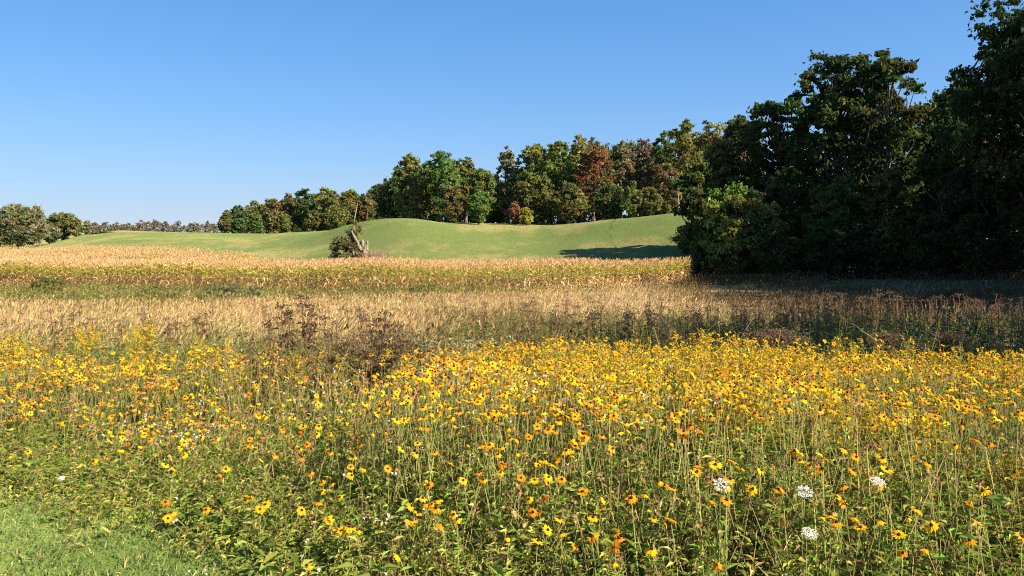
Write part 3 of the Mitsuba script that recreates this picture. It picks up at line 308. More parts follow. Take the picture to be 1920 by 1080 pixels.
for name, x, y, h, r, pal, shape, n, size, bf, lab, cat in TREES:
    k = key(name); g = float(gz(x, y)) - 0.05
    fine = 1.18 if y > 130 else 1.0
    crown, C = make_crown(x, y, g, h, r, pal, shape, int(n * LEAVES * fine), size / fine ** .6, bf)
    trunk = make_trunk(x, y, g, h, r, C, max(bf, 0.05))
    if shape == 'bare':
        for c in C:
            e = c + unit(RN(7, 3) + 0.8 * unit(c - [x, y, g + h * 0.4]) + [0.25, 0, 0.3]) * RU(0.9, 2.2, 7, 1)
            for q in e: trunk.tube([c, (c + q) / 2 + RN(3) * 0.08, q], [0.07, 0.05, 0.02], 3, (1, 1, 1))
    put(k + '__crown', crown, 'leaf_material'); 
    v, f, c = trunk.mesh(); scene[k + '__trunk'] = mikit.ply((v, f), 'dead_wood_material' if shape == 'bare' else 'bark_material', smooth=True)
    tag(k, lab, cat)
for x, y, h, r, pal in FAR_TREES:
    k = key('distant_tree'); g = float(gz(x, y))
    h2 = h * 1.02
    crown, C = make_crown(x, y, g, h2, r, pal, 'round', 1900, 0.5, 0.02)
    put(k + '__crown', crown, 'leaf_material')
    v, f, c = make_trunk(x, y, g, h2, r, C, 0.12).mesh(); scene[k + '__trunk'] = mikit.ply((v, f), 'bark_material', smooth=True)
    tag(k, 'small brown-grey autumn tree in the hazy far wood behind the left hill', 'tree', 'trees of the far wood on the skyline')
# the wood goes on behind the first trees and beyond the right border, where only its shade is seen
def mass_of_trees(name, rows, pals, shape, n, size, words):
    """one wood that reads as a mass: copies of a few trees (each 1 m high and 1 m in half width)"""
    for a, pal in enumerate(pals):
        c, C = make_crown(0, 0, 0, 1.0, 0.5, pal, shape, n, size, 0.05); put_group(f'{name}_source_{a}', c, make_trunk(0, 0, 0, 1.0, 0.5, C, .05, 0), words)
    for i_, (x, y, h, r) in enumerate(rows):
        scene[f'{name}__{i_ + 1:03d}'] = {'type': 'instance', 'shapegroup': {'type': 'ref', 'id': f'{name}_source_{i_ % len(pals)}'},
            'to_world': T().translate([x, y, float(gz(x, y)) - .1]).rotate([0, 0, 1], (i_ * 77) % 360).scale([2 * r, 2 * r, h])}
def put_group(k, crown, trunk, words):
    v, f, c = crown.mesh(); tv, tf, tc = trunk.mesh(); tv = tv * [1, 1, 1]; bx_ = np.array([tv[:, 0].mean(), tv[:, 1].mean()]); tv[:, :2] = bx_ + (tv[:, :2] - bx_) * 1.0
    scene[k] = {'type': 'shapegroup', 'crown': mikit.ply((v, f), 'leaf_material', color=c), 'trunk': mikit.ply((tv, tf), 'bark_material')}
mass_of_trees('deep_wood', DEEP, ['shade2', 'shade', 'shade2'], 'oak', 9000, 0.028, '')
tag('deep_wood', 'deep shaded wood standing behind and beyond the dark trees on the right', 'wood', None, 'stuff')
mass_of_trees('back_wood', BACK, ['dark', 'darkolive', 'olive'], 'round', 6500, 0.045, '')
tag('back_wood', 'dark inner wood seen between the front trees behind the pasture', 'wood', None, 'stuff')
mb = MB()
for pts, n in (([(-82, 240), (-60, 238), (-44, 232), (-33, 214)], 4500), ([(-31, 186), (-24, 175), (-8, 176), (10, 174), (22, 170), (34, 166), (50, 160)], 9000), ([(22, 95), (31, 89), (40, 84), (48, 80), (56, 76), (62, 70)], 9000)):
    p = np.array(pts, float); t = RU(0, len(p) - 1, n); x = np.interp(t, np.arange(len(p)), p[:, 0]) + RN(n) * 1.2; y = np.interp(t, np.arange(len(p)), p[:, 1]) + RN(n) * 1.6 + 1.5
    hh = 1.2 + 3.2 * nz(x, y, .23, 81) ** 1.5; P = base(x, y) + UP * (hh * RU(0, 1, n))[:, None]; l = RU(.3, .7, n)
    mb.leaf(P, unit(RN(n, 3) + [0, 0, .3]), l, l * .6, pick([(.07, .09, .03), (.10, .11, .04), (.055, .075, .028)], n))
put('wood_edge_undergrowth', mb, 'leaf_material'); tag('wood_edge_undergrowth', 'tangled low undergrowth along the foot of the woods', 'undergrowth', None, 'stuff')
# the pale trunk at the pasture's top right
k = 'bare_trunk'; x, y = 30.3, 150.0; g = float(gz(x, y)); m = MB()
m.tube([(x, y, g - 0.2), (x + 0.1, y, g + 1.5), (x - 0.05, y, g + 3.2), (x + 0.15, y, g + 4.8)], [0.24, 0.19, 0.16, 0.08], 8, (1, 1, 1))
m.tube([(x + 0.05, y, g + 2.2), (x + 0.5, y, g + 3.0), (x + 0.7, y, g + 3.9)], [0.09, 0.06, 0.03], 5, (1, 1, 1))
v, f, c = m.mesh(); scene[k] = mikit.ply((v, f), 'dead_wood_material', smooth=True)
tag(k, 'pale bare trunk standing at the top corner of the pasture beside the dark wood', 'tree trunk')

# ------------------------------------------------------------------ the broken tree in the pasture with the bushes at its foot
sx, sy = SNAG; g = float(gz(sx, sy)); S3 = lambda pts: [(sx + a * 1.15, sy + b, g + c * 1.32) for a, b, c in pts]
def wood(k, pts, rad, sides=9):
    m = MB(); p = np.array(S3(pts)); t = np.linspace(0, 1, 3 * len(p)); s0 = np.linspace(0, 1, len(p))
    q = np.stack([np.interp(t, s0, p[:, a]) for a in range(3)], 1) + RN(len(t), 3) * 0.02
    m.tube(q, np.interp(t, s0, rad) * RU(0.9, 1.1, len(t)), sides, (1, 1, 1)); v, f, c = m.mesh()
    scene[k] = mikit.ply((v, f), 'dead_wood_material', smooth=40)
wood('broken_tree__trunk', [(1.0, 0, -.2), (1.05, 0, 1.2), (1.1, 0, 2.1), (.95, 0, 2.9), (.9, 0, 3.35)], [.4, .36, .33, .27, .1])
wood('broken_tree__trunk_001', [(1.1, -.1, 2.2), (1.25, -.1, 2.9), (1.42, -.1, 3.2), (1.4, -.1, 2.4)], [.2, .16, .13, .17])
wood('broken_tree__fallen_limb', [(.85, -.25, 2.3), (.55, -.25, 2.75), (.1, -.25, 3.55), (-.2, -.25, 4.15)], [.25, .22, .17, .09])
wood('broken_tree__leaning_limb', [(.75, -.9, .2), (.4, -.9, 1.2), (.15, -.9, 1.8), (.05, -.9, 2.25)], [.2, .19, .17, .07])
wood('broken_tree__pole', [(-.12, .1, 1.0), (-.06, .1, 3.2), (.06, .1, 4.8), (.33, .1, 6.3), (.42, .1, 6.75)], [.12, .1, .075, .07, .03], 7)
tag('broken_tree', 'broken dead tree with pale splintered trunk and tall bare pole before the pasture hill', 'dead tree')
tag('broken_tree__pole', 'tall thin bare pole', None); tag('broken_tree__fallen_limb', 'pale limb broken over to the left', None)
c, C = make_crown(sx - .9, sy + .2, g - .1, 5.2, 2.35, 'greyoak', 'round', 8500, 0.19, 0.0)
put('thicket_bush', c, 'leaf_material'); tag('thicket_bush', 'dense olive green bush left of the broken dead tree trunk', 'bush')
c, C = make_crown(sx + .1, sy + .5, g + 3.9, 2.9, .85, 'olive', 'oval', 700, 0.18, 0.0)
put('thicket_sapling', c, 'leaf_material'); tag('thicket_sapling', 'thin leafy sapling climbing round the bare pole of the broken tree', 'sapling')
m = MB()
b = np.stack([sx + 2.1 + RN(520) * .5, sy + .1 + RN(520) * .5, np.full(520, g - .05)], 1); d = unit(np.stack([RN(520) * .38 + .05, RN(520) * .4, RU(.6, 1.2, 520)], 1))
L = RU(1.6, 4.0, 520); e = b + d * L[:, None] * [1, 1, .9]; m.stem(b, e, .03, .015, jit((.19, .145, .11), 520))
for a in range(4): f0 = b + (e - b) * RU(.4, 1, 520, 1); m.stem(f0, f0 + unit(RN(520, 3) + [0, 0, .4]) * RU(.2, .5, 520, 1), .018, .010, jit((.21, .155, .12), 520))
put('twig_shrub', m, 'stalk_material'); tag('twig_shrub', 'leafless brown twiggy shrub right of the broken dead tree trunk', 'shrub')

# ------------------------------------------------------------------ corn
def inside(x, y, poly):
    p = np.array(poly); c = np.zeros(np.shape(x), bool); j = len(p) - 1
    for i in range(len(p)):
        (xi, yi), (xj, yj) = p[i], p[j]
        c ^= ((yi > y) != (yj > y)) & (x < (xj - xi) * (y - yi) / (yj - yi + 1e-12) + xi); j = i
    return c
CORN_A = [(-110, 86), (-70, 80), (-48, 77), (-15, 70.5), (3, 70), (8, 72.5), (11.5, 75.5), (14.5, 78.5), (18, 83), (19, 87), (16, 89), (-30, 91), (-62, 95), (-110, 104)]
CORN_B = [(-110, 106), (-62, 97.5), (-34, 110), (-39, 119), (-100, 145), (-140, 140)]
def corn_plants(x, y, full, mb):
    n = len(x); z = gz(x, y) - 0.03; H = RU(2.0, 2.5, n) + 0.12 * np.sin(x * 0.35) ; B = np.stack([x, y, z], 1); tip = B + np.stack([RN(n) * .07, RN(n) * .07, H], 1)
    if full: mb.stem(B, tip, .014, .008, pick([(.34, .26, .10), (.28, .24, .08), (.22, .14, .07)], n))
    for a in range(11 if full else 3):
        t = (0.14 + 0.076 * a if full else 0.72 + 0.09 * a) + RU(-.03, .03, n)
        az = a * math.pi + RU(-.7, .7, n) + (x * 7 % 3)
        low = np.clip((0.62 - t) * 5.5 + RN(n) * .35, 0, 1)[:, None]; top = np.clip((t - (0.84 if full else 0.6)) * 6 + RN(n) * .4, 0, 1)[:, None]
        g_ = pick([(.32, .33, .06), (.46, .40, .09), (.54, .44, .13), (.22, .26, .05)], n, (4, 4, 3, 2)); br = pick([(.60, .37, .17), (.34, .18, .08), (.74, .55, .31)], n, k=.35); st = pick([(.46, .315, .165), (.42, .30, .14)], n, k=.08, h=.04)
        D = unit(np.stack([np.cos(az), np.sin(az), RU(.5, 1.3, n) - low[:, 0] * 1.1], 1))
        mb.blade(B + (tip - B) * t[:, None], D, RU(.5, .9, n), RU(.06, .11, n), g_ * (1 - low) * (1 - top) + br * low + st * top * (1 - low), RU(.25, .75, n), S=unit(np.cross(D, UP + .3 * RN(n, 3))))
    for a in range(5):
        az = RU(0, 6.28, n); D = unit(np.stack([np.cos(az) * .6, np.sin(az) * .45, np.ones(n)], 1))
        mb.blade(tip - [0, 0, .06], D, RU(.25, .45, n), RU(.03, .055, n), pick([(.57, .39, .20), (.53, .365, .19), (.60, .42, .23)], n, k=.08, h=.03), RU(0, .35, n))
def corn_grid(poly, step, row):
    p = np.array(poly); gx_, gy_ = np.meshgrid(np.arange(p[:, 0].min(), p[:, 0].max(), step), np.arange(p[:, 1].min(), p[:, 1].max(), row), indexing='ij')
    gy_ = gy_ + 0.0; gx_ = gx_ + RN(*gx_.shape) * .05; gy_ = gy_ + RN(*gx_.shape) * .05; gx_, gy_ = gx_.ravel(), gy_.ravel()
    s = inside(gx_, gy_, poly) & (np.abs(gx_) < gy_ * 0.80 + 4); return gx_[s], gy_[s]
cx, cy = corn_grid(CORN_A, .22, .76)
edge = ~inside(cx, cy - 4.5, CORN_A) | ~inside(cx + 3, cy, CORN_A)
d = np.where(edge & ~inside(cx, cy - 0.9, CORN_A), np.hypot(cx, cy) + 40 * (np.abs(cx) > 0.62 * cy), 1e9)
single = np.argsort(d)[::3][:200]
for i_ in single:
    mb = MB(); corn_plants(cx[i_:i_ + 1], cy[i_:i_ + 1], True, mb); k = key('corn_stalk'); put(k, mb, 'straw_material')
    tag(k, 'dry corn stalk with yellow-green leaves and tan tassel in the front row of the cornfield', 'corn stalk', 'corn stalks in the front row')
rest = np.ones(len(cx), bool); rest[single] = False
mb = MB(); s = edge & rest; corn_plants(cx[s], cy[s], True, mb); s = ~edge & rest; s &= RU(0, 1, len(s)) < .75; corn_plants(cx[s], cy[s], False, mb)
bx, by = corn_grid(CORN_B, .3, .8); e2 = ~inside(bx + 6, by - 2, CORN_B) & (bx > -48); corn_plants(bx[e2], by[e2], True, mb); corn_plants(bx[~e2], by[~e2], False, mb)
put('corn_field', mb, 'straw_material'); tag('corn_field', 'wide field of ripe tan corn below the pasture hill', 'cornfield', None, 'stuff')
NCORN = mb.tris()

# ------------------------------------------------------------------ scattering over the meadow
# lawn
x, y = scatter(1.0, 7.5, lambda y: np.where(y > 3.4, 5200, 400), 1.0, 0.66); s = (y < lawn_edge(x) + .25 * RN(len(x))) & (x < 0.8); x, y = x[s], y[s]; n = len(x)
mb = MB(); cl = nz(x, y, 5, 3)
mb.blade(base(x, y), unit(np.stack([RN(n) * .5 + .25, RN(n) * .5 + .1, np.ones(n)], 1)), RU(.045, .12, n) * (.7 + .7 * cl), RU(.004, .009, n), pick([(.115, .19, .055), (.15, .235, .066), (.21, .265, .085), (.40, .36, .18)], n, (4, 4, 3, 1.6)), RU(.1, .7, n))
put('lawn_grass', mb, 'leaf_material'); tag('lawn_grass', 'mown green lawn grass in the bottom left corner', 'grass', None, 'stuff')

# leafy undergrowth of the flower meadow
GREENS = [(.14, .24, .038), (.20, .30, .05), (.28, .35, .065), (.37, .38, .09), (.45, .40, .14)]
def herbs(x, y, H, nl, mb, pal=GREENS, w=(3, 4, 4, 2, 1), L=(.04, .085), ratio=.27, stemc=((.16, .18, .05), (.22, .17, .08), (.30, .25, .12)), r=.0022):
    n = len(x); B = base(x, y); lean = np.stack([RN(n) * .3, RN(n) * .3, np.zeros(n)], 1)
    mid = B + lean * H[:, None] * .35 + UP * H[:, None] * .55; tip = B + lean * H[:, None] * 1.2 + UP * H[:, None]; sc = pick(stemc, n)
    mb.stem(B, mid, r * 1.2, r, sc); mb.stem(mid, tip, r, r * .7, sc); pc = pick(pal, n, w, k=.12); ph = RU(0, 6.28, n)
    for a in range(nl):
        t = (a + RU(0, 1, n)) / nl * .88 + .1; az = ph + a * 2.4 + RN(n) * .3
        P = np.where(t[:, None] < .55, B + (mid - B) * (t / .55)[:, None], mid + (tip - mid) * ((t - .55) / .45)[:, None])
        D = unit(np.stack([np.cos(az), np.sin(az), RN(n) * .45 + .35], 1)); l = RU(L[0], L[1], n) * (1.25 - .7 * t)
        dry = (RU(0, 1, n) < .16 - .1 * t)[:, None]
        mb.leaf(P, D, l, l * ratio * RU(.7, 1.4, n), np.where(dry, pick([(.40, .30, .15), (.19, .12, .06)], n), pc * np.exp(.16 * RN(n, 1))), droop=.22)
    return tip
mb = MB()
x, y = scatter(2.3, 6.5, lambda y: 215 - 16 * y); e = y - lawn_edge(x); s = e > .1 * RN(len(x)); x, y = x[s], y[s]
H = plant_top(x, y) * RU(.45, .98, len(x)); herbs(x, y, H, 15, mb, L=(.045, .1), ratio=.31)
x, y = scatter(6.5, 10, lambda y: 125 - 4 * y); s = y > lawn_edge(x); x, y = x[s], y[s]; herbs(x, y, plant_top(x, y) * RU(.5, 1, len(x)), 10, mb, L=(.06, .12), ratio=.3, r=.003)
x, y = scatter(10, 15.5, 42); herbs(x, y, plant_top(x, y) * RU(.5, 1.05, len(x)), 9, mb, L=(.07, .14), r=.004)
# taller thin stems and grass blades among them
x, y = scatter(2.6, 9, lambda y: 90 - 6 * y); s = y > lawn_edge(x) + .3; x, y = x[s], y[s]; n = len(x); H = plant_top(x, y) * RU(.6, 1.08, n)
mb.blade(base(x, y), unit(np.stack([RN(n) * .28, RN(n) * .28, np.ones(n)], 1)), H, RU(.003, .006, n), pick([(.34, .28, .13), (.20, .20, .06), (.24, .15, .08), (.40, .34, .18)], n), RU(0, .3, n))
# low weeds along the lawn's edge
x, y = scatter(3.0, 8.5, 420, 1, .66); e = y - lawn_edge(x); s = (np.abs(e - .35) < .55 + .2 * RN(len(x))) & (x < .6); x, y = x[s], y[s]
herbs(x, y, RU(.06, .2, len(x)) + .14 * np.clip(y - lawn_edge(x), 0, 1), 8, mb, w=(2, 4, 5, 3, 1.5), L=(.03, .07), ratio=.3)
# tufts of broad-leaved rosettes
for cx_, cy_, hh in BROAD:
    n = 26; P = np.repeat([[cx_, cy_, float(gz(cx_, cy_))]], n, 0); zt = RU(.1, 1, n) * hh; az = np.arange(n) * 2.4; P = P + np.stack([np.cos(az) * .03, np.sin(az) * .03, zt], 1) + RN(n, 3) * .03
    D = unit(np.stack([np.cos(az), np.sin(az), RU(-.1, .7, n)], 1)); l = RU(.06, .12, n); mb.leaf(P, D, l, l * .34, pick([(.15, .23, .05), (.22, .29, .07)], n), droop=.3)
put('meadow_undergrowth', mb, 'leaf_material'); tag('meadow_undergrowth', 'dense leafy stems and grass under the yellow flowers', 'meadow plants', None, 'stuff')
NUND = mb.tris()

# ------------------------------------------------------------------ black-eyed susans
YEL = [(.80, .43, .012), (.82, .48, .016), (.77, .37, .012), (.74, .28, .015)]
def heads(P, N, R, npet, petal, cone, col, cc, k=6):
    n = len(P); U = unit(np.cross(N, RN(n, 3))); V = np.cross(N, U)
    dro = RU(.05, 1.05, n)
    for a in range(npet):
        th = (a + RU(-.22, .22, n)) * 2 * np.pi / npet; o = U * np.cos(th)[:, None] + V * np.sin(th)[:, None]; dd = (dro + RN(n) * .13)[:, None]
        D = o * np.cos(dd) - N * np.sin(dd); S = np.cross(N, o)
        l = R * RU(.78, 1.0, n)
        petal.leaf(P + o * (R * .16)[:, None], D, l, R * RU(.36, .48, n), col * np.exp(.1 * RN(n, 1)), S, fold=.12, droop=.06, wide=.55)
    g = np.arange(k) * 2 * np.pi / k; rings = []
    for rr, hz in ((.25, -.03), (.24, .16), (.13, .3)): rings += [P + (U * math.cos(t) + V * math.sin(t)) * (R * rr)[:, None] + N * (R * hz)[:, None] for t in g]
    rings.append(P + N * (R * .34)[:, None]); F = []
    for i in range(2):
        for j in range(k): b = (j + 1) % k; F += [[i * k + j, i * k + b, (i + 1) * k + b], [i * k + j, (i + 1) * k + b, (i + 1) * k + j]]
    F += [[2 * k + j, 2 * k + (j + 1) % k, 3 * k] for j in range(k)]
    cone.add(np.stack(rings, 1), F, cc)
def face(n): return unit(np.stack([.25 + RN(n) * .5, -.22 + RN(n) * .5, np.ones(n)], 1))
def flower_thing(x, y, z, R, lab, group, pal=YEL):
    k = key('black_eyed_susan'); P = np.array([[x, y, float(gz(x, y)) + z]]); N = face(1); B = base(np.array([x + RN() * .1]), np.array([y + RN() * .1]))
    st, pe, co, le = MB(), MB(), MB(), MB(); mid = B * .5 + P * .5 + RN(1, 3) * .02; c = pick([(.16, .19, .05), (.20, .18, .07)], 1)
    st.stem(B, mid, .0026, .0023, c); st.stem(mid, P - N * R * .05, .0023, .0019, c)
    heads(P, N, np.array([R]), 11 + int(RNG.integers(4)), pe, co, pick(pal, 1, k=.08, h=.03), pick([(.035, .016, .010)], 1))
    n = 6; t = RU(.1, .85, n); az = RU(0, 6.28, n); Q = B + (P - B) * t[:, None]; l = RU(.05, .09, n) * (1.2 - .5 * t)
    le.leaf(Q, unit(np.stack([np.cos(az), np.sin(az), RU(.1, .8, n)], 1)), l, l * .28, pick(GREENS, n), droop=.2)
    put(k + '__stem', st, 'stalk_material'); put(k + '__petals', pe, 'petal_material'); put(k + '__cone', co, 'stalk_material'); put(k + '__leaf', le, 'leaf_material')
    labels[k + '__leaf'] = {'kind': 'stuff'}
    tag(k, lab, 'flower', group)
for x, y, z in HERO_FLOWERS:
    if y - lawn_edge(x) < 1.3 and x < -.9: lab = ('yellow black-eyed susan low among green weeds beside the lawn corner', 'black-eyed susans beside the lawn')
    elif min(np.hypot(x - a[0], y - a[1]) for a in LACE[:3]) < .45: lab = ('yellow black-eyed susan close around the big white umbels at lower right', 'black-eyed susans around the white umbels')
    elif min(np.hypot(x - TEASEL[0][0], y - TEASEL[0][1]), np.hypot(x - LACE[3][0], y - LACE[3][1])) < .7: lab = ('yellow black-eyed susan below the pinkish teasel head and small white umbel', 'black-eyed susans below the teasel')
    elif x > 1.6: lab = ('yellow black-eyed susan among dark green stems right of the white umbels', 'black-eyed susans right of the white umbels')
    elif x > .1: lab = ('yellow black-eyed susan in the near meadow around the red-orange flower', 'black-eyed susans around the red-orange one')
    else: lab = ('yellow black-eyed susan in the near meadow between lawn corner and red-orange flower', 'black-eyed susans left of the red-orange one')
    flower_thing(x, y, z + .03, RU(.025, .035), *lab)
flower_thing(RED_FLOWER[0], RED_FLOWER[1], RED_FLOWER[2] + .03, .036, 'single black-eyed susan with red-orange petals among yellow ones near the bottom centre', None, [(.62, .10, .012)])
def flower_density(x, y):
    e = y - lawn_edge(x)
    near = .14 + .86 * np.clip((y - 3.1) / 1.7, 0, 1); far_end = np.interp(x, [-8, -4, -1.5, -.5, 1, 3, 5, 7, 8.5], [9.2, 9.4, 9.0, 10.6, 13.2, 13.2, 12.5, 11.3, 10.8])
    patch = np.clip((nz(x, y, .55, 8) - .3) * 3.2, 0.08, 1) * np.clip((nz(x, y, 1.7, 9) - .26) * 3, .12, 1)
    patch = np.maximum(patch, .42 * np.clip((6.8 - y) / .8, 0, 1) * (x > -1.2))
    left = np.interp(x, [-4, -1, 1], [.8, .9, 1.0])
    return 200 * near * patch * left * (1 - .55 * np.clip((nz(x, y, .5, 21) - .40) * 4, 0, 1) * np.interp(x, [-1, 1], [0, 1])) * np.clip((far_end - y) / .5, 0, 1) * np.clip(e / 1.2 - .4, 0, 1)
x, y = scatter(3.0, 13.6, 200); s = RU(0, 200, len(x)) < flower_density(x, y); x, y = x[s], y[s]
z = plant_top(x, y) * RU(.92, 1.22, len(x)) + .02
o = np.argsort(np.hypot(x, y) + 100 * (np.abs(x) > .63 * y)); more = 298 - len(HERO_FLOWERS)
for i_ in o[:more]: flower_thing(x[i_], y[i_], z[i_], RU(.022, .032), 'yellow black-eyed susan with dark brown cone scattered through the nearer flowers of the meadow', 'black-eyed susans scattered through the nearer meadow')
x, y, z = x[o[more:]], y[o[more:]], z[o[more:]]; n = len(x); NFL = n
pe, co, st = MB(), MB(), MB(); P = base(x, y) + UP * z[:, None]; old = RU(0, 1, n) < np.interp(x, [-5, 0, 2], [.28, .17, .09])
col = np.where(old[:, None], pick([(.42, .22, .06), (.50, .20, .03), (.28, .15, .07)], n), pick(YEL, n, (4, 4, 2, 1)))
heads(P, face(n), RU(.021, .033, n) * (1 + .012 * y), 9, pe, co, col, pick([(.035, .016, .010), (.05, .025, .012)], n), 4)
st.stem(base(x + RN(n) * .14, y + RN(n) * .14), P, .0026, .0018, pick([(.11, .15, .04), (.16, .16, .055)], n))
# seed heads without petals
x, y = scatter(3.6, 10, 50); s = (y > lawn_edge(x) + .9) & (RU(0, 1, len(x)) < np.interp(x, [-2, 0, 2], [1, .75, .5])); x, y = x[s], y[s]; n = len(x); P = base(x, y) + UP * (plant_top(x, y) * RU(.7, 1.1, n))[:, None]
dm = MB(); heads(P, face(n), RU(.022, .03, n), 7, dm, co, pick([(.27, .16, .08), (.38, .22, .10), (.18, .10, .06)], n), pick([(.04, .022, .014), (.09, .055, .03)], n), 4)
st.stem(base(x + RN(n) * .14, y + RN(n) * .14), P, .0026, .002, pick([(.30, .24, .11), (.20, .17, .07)], n))
v1, v2 = pe.mesh(), dm.mesh()
scene['black_eyed_susan_drift__petals'] = mikit.ply((np.vstack([v1[0], v2[0]]), np.vstack([v1[1], v2[1] + len(v1[0])])), 'petal_material', color=np.vstack([v1[2], v2[2]]))
put('black_eyed_susan_drift__cone', co, 'stalk_material'); put('black_eyed_susan_drift__stem', st, 'stalk_material')
tag('black_eyed_susan_drift', 'drift of countless yellow black-eyed susans across the meadow', 'flowers', None, 'stuff')
for p in ('petals', 'cone', 'stem'): labels['black_eyed_susan_drift__' + p] = {'kind': 'stuff'}

# ------------------------------------------------------------------ goldenrod
GOLDC = [(.58, .42, .04), (.50, .39, .045), (.64, .44, .035), (.38, .36, .07)]
def plumes(x, y, H, W, mb, lb, bits, side):
    """leafy stems that end in a one-sided pyramid of tiny yellow flowers; W is the plume's half width"""
    n = len(x); B = base(x, y); tip = B + np.stack([RN(n) * .09, RN(n) * .09, H], 1); c = pick([(.14, .17, .05), (.20, .17, .07)], n)
    lb.stem(B, tip, .0035, .002, c)
    for a in range(12):
        t = .25 + .42 * RU(0, 1, n); az = RU(0, 6.28, n); D = unit(np.stack([np.cos(az), np.sin(az), RU(0, .6, n)], 1)); l = RU(.06, .12, n) * side
        lb.leaf(B + (tip - B) * t[:, None], D, l, l * .17 * side, pick(GREENS[:4], n), droop=.3)
    nb = 10
    for a in range(nb):
        t = .55 + .43 * a / nb; az = a * 2.4 + RU(0, .8, n); wl = W * (1.15 - (t - .55) / .47) * RU(.7, 1.2, n)
        o = np.stack([np.cos(az), np.sin(az), np.zeros(n)], 1); A = B + (tip - B) * t
        for b in range(bits):
            f = (b + RU(0, 1, n)) / bits; Q = A + o * (wl * f)[:, None] + UP * (wl * (.75 * f - .75 * f * f))[:, None] + RN(n, 3) * .008 * side
            l = RU(.016, .028, n) * side; mb.leaf(Q, unit(RN(n, 3) + [0, 0, .8]), l, l * .75, pick(GOLDC, n, k=.15), fold=.3)
for x, y, H in GOLDENROD:
    k = key('goldenrod'); a, b = MB(), MB(); plumes(np.array([x]), np.array([y]), np.array([max(H, .6)]), np.array([.09 + .004 * y]), a, b, 14, 1.0 + .02 * y)
    m_ = 9; plumes(x + RN(m_) * .13, y + RN(m_) * .13, max(H, .6) * RU(.72, .97, m_), np.full(m_, .10 + .005 * y), a, b, 12, 1.0 + .03 * y)
    put(k + '__plume', a, 'petal_material'); put(k + '__foliage', b, 'leaf_material'); labels[k + '__foliage'] = {'kind': 'stuff'}; labels[k + '__plume'] = {'kind': 'stuff'}
    if y < 5.5: lab = ('low goldenrod plume near the bottom right among dark green stems', 'goldenrods near the bottom right')
    elif x > 2.2: lab = ('goldenrod plume at the upper edge of the flowers before the right-hand shade', 'goldenrods before the shade')
    elif x > -.4: lab = ('goldenrod plume among the yellow flowers in the middle of the meadow', 'goldenrods in the middle of the meadow')
    elif x > -3.2: lab = ('goldenrod plume beside the withered brown stalks left of the centre', 'goldenrods beside the withered stalks')
    else: lab = ('goldenrod plume above green herbs before the pale grass at left', 'goldenrods before the pale grass')
    tag(k, lab[0], 'goldenrod', lab[1])
x, y = scatter(5.2, 14.5, 30); s = RU(0, 1, len(x)) < np.clip((nz(x, y, .5, 21) - .36) * 4, 0, 1) * np.interp(x, [-5, -1.2, .2, 2.5, 5], [.07, .07, .5, 1, 1]) * np.where((x < -.5) & (y < 7.5), 0, 1) * np.clip((np.interp(x, [-5, 0, 3, 5, 7, 9], [12.6, 12.9, 12.8, 12.0, 10.9, 10.3]) - y) / .8, .03, 1); x, y = x[s], y[s]; n = len(x)
a, b = MB(), MB(); plumes(x, y, plant_top(x, y) * RU(.92, 1.3, n), RU(.09, .19, n), a, b, 7, 1.5)
put('goldenrod_drift__plume', a, 'petal_material'); put('goldenrod_drift__foliage', b, 'leaf_material')
tag('goldenrod_drift', 'feathery yellow goldenrod growing all through the right half of the meadow', 'goldenrod', None, 'stuff')
for p in ('plume', 'foliage'): labels['goldenrod_drift__' + p] = {'kind': 'stuff'}
NGOLD = a.tris() + b.tris()

# ------------------------------------------------------------------ white asters
mb = MB()
for cx_, cy_, r_, m_ in ASTER:
    n = m_; x, y = cx_ + RN(n) * r_, cy_ + RN(n) * r_; P = base(x, y) + UP * (plant_top(x, y) * RU(.75, 1.12, n))[:, None]
    for a in range(3): l = RU(.010, .018, n) * (1 + .06 * cy_); mb.leaf(P + RN(n, 3) * .006, unit(RN(n, 3) + [0, 0, .6]), l, l * .8, jit((.72, .70, .62), n, .08, .02))
put('white_aster_drift', mb, 'petal_material'); tag('white_aster_drift', 'scattered tiny white asters among the yellow flowers', 'flowers', None, 'stuff')

# ------------------------------------------------------------------ white umbels, teasel, dandelion clock
for i_, (x, y, z) in enumerate(LACE):
    k = key('white_umbel_flower' if i_ < 4 else 'seed_clock'); g = float(gz(x, y)); P = np.array([x, y, g + z + .05]); N = unit(np.array([.05, -.5, 1.0]) + RN(3) * .12); U = unit(np.cross(N, [0, 1, .2])); V = np.cross(N, U)
    a, b = MB(), MB(); n = 150; rr = np.sqrt(RU(0, 1, n)) * (.036 if i_ < 4 else .018); th = RU(0, 6.28, n); q = P + U * (rr * np.cos(th))[:, None] + V * (rr * np.sin(th))[:, None] + N * (.008 - 3 * rr ** 2 + .003 * RN(n))[:, None]
    l = RU(.007, .012, n); a.leaf(q, unit(RN(n, 3) + N), l, l * .9, jit((.80, .80, .74), n, .05, .02))
    b.stem(base(np.array([x]), np.array([y])), P[None] - N * .04, .002, .0018, np.array([(.15, .19, .06)])); m_ = 14; th = np.arange(m_) * 2 * np.pi / m_
    b.stem(np.repeat(P[None] - N * .04, m_, 0), P + (U * np.cos(th)[:, None] + V * np.sin(th)[:, None]) * (.027 if i_ < 4 else .012), .001, .0008, np.array((.16, .2, .07)))
    put(k + '__bloom', a, 'petal_material'); put(k + '__stem', b, 'stalk_material')
    tag(k, ['flat white umbel, upper of the two big white ones at lower right', 'round white umbel facing up, lowest of the white ones at lower right', 'small white umbel tucked under a yellow flower at lower right', 'small white umbel among the yellow flowers right of the bottom centre', 'white fluffy seed head at the meadow edge above the lawn'][i_], 'flower' if i_ < 4 else 'seed head')
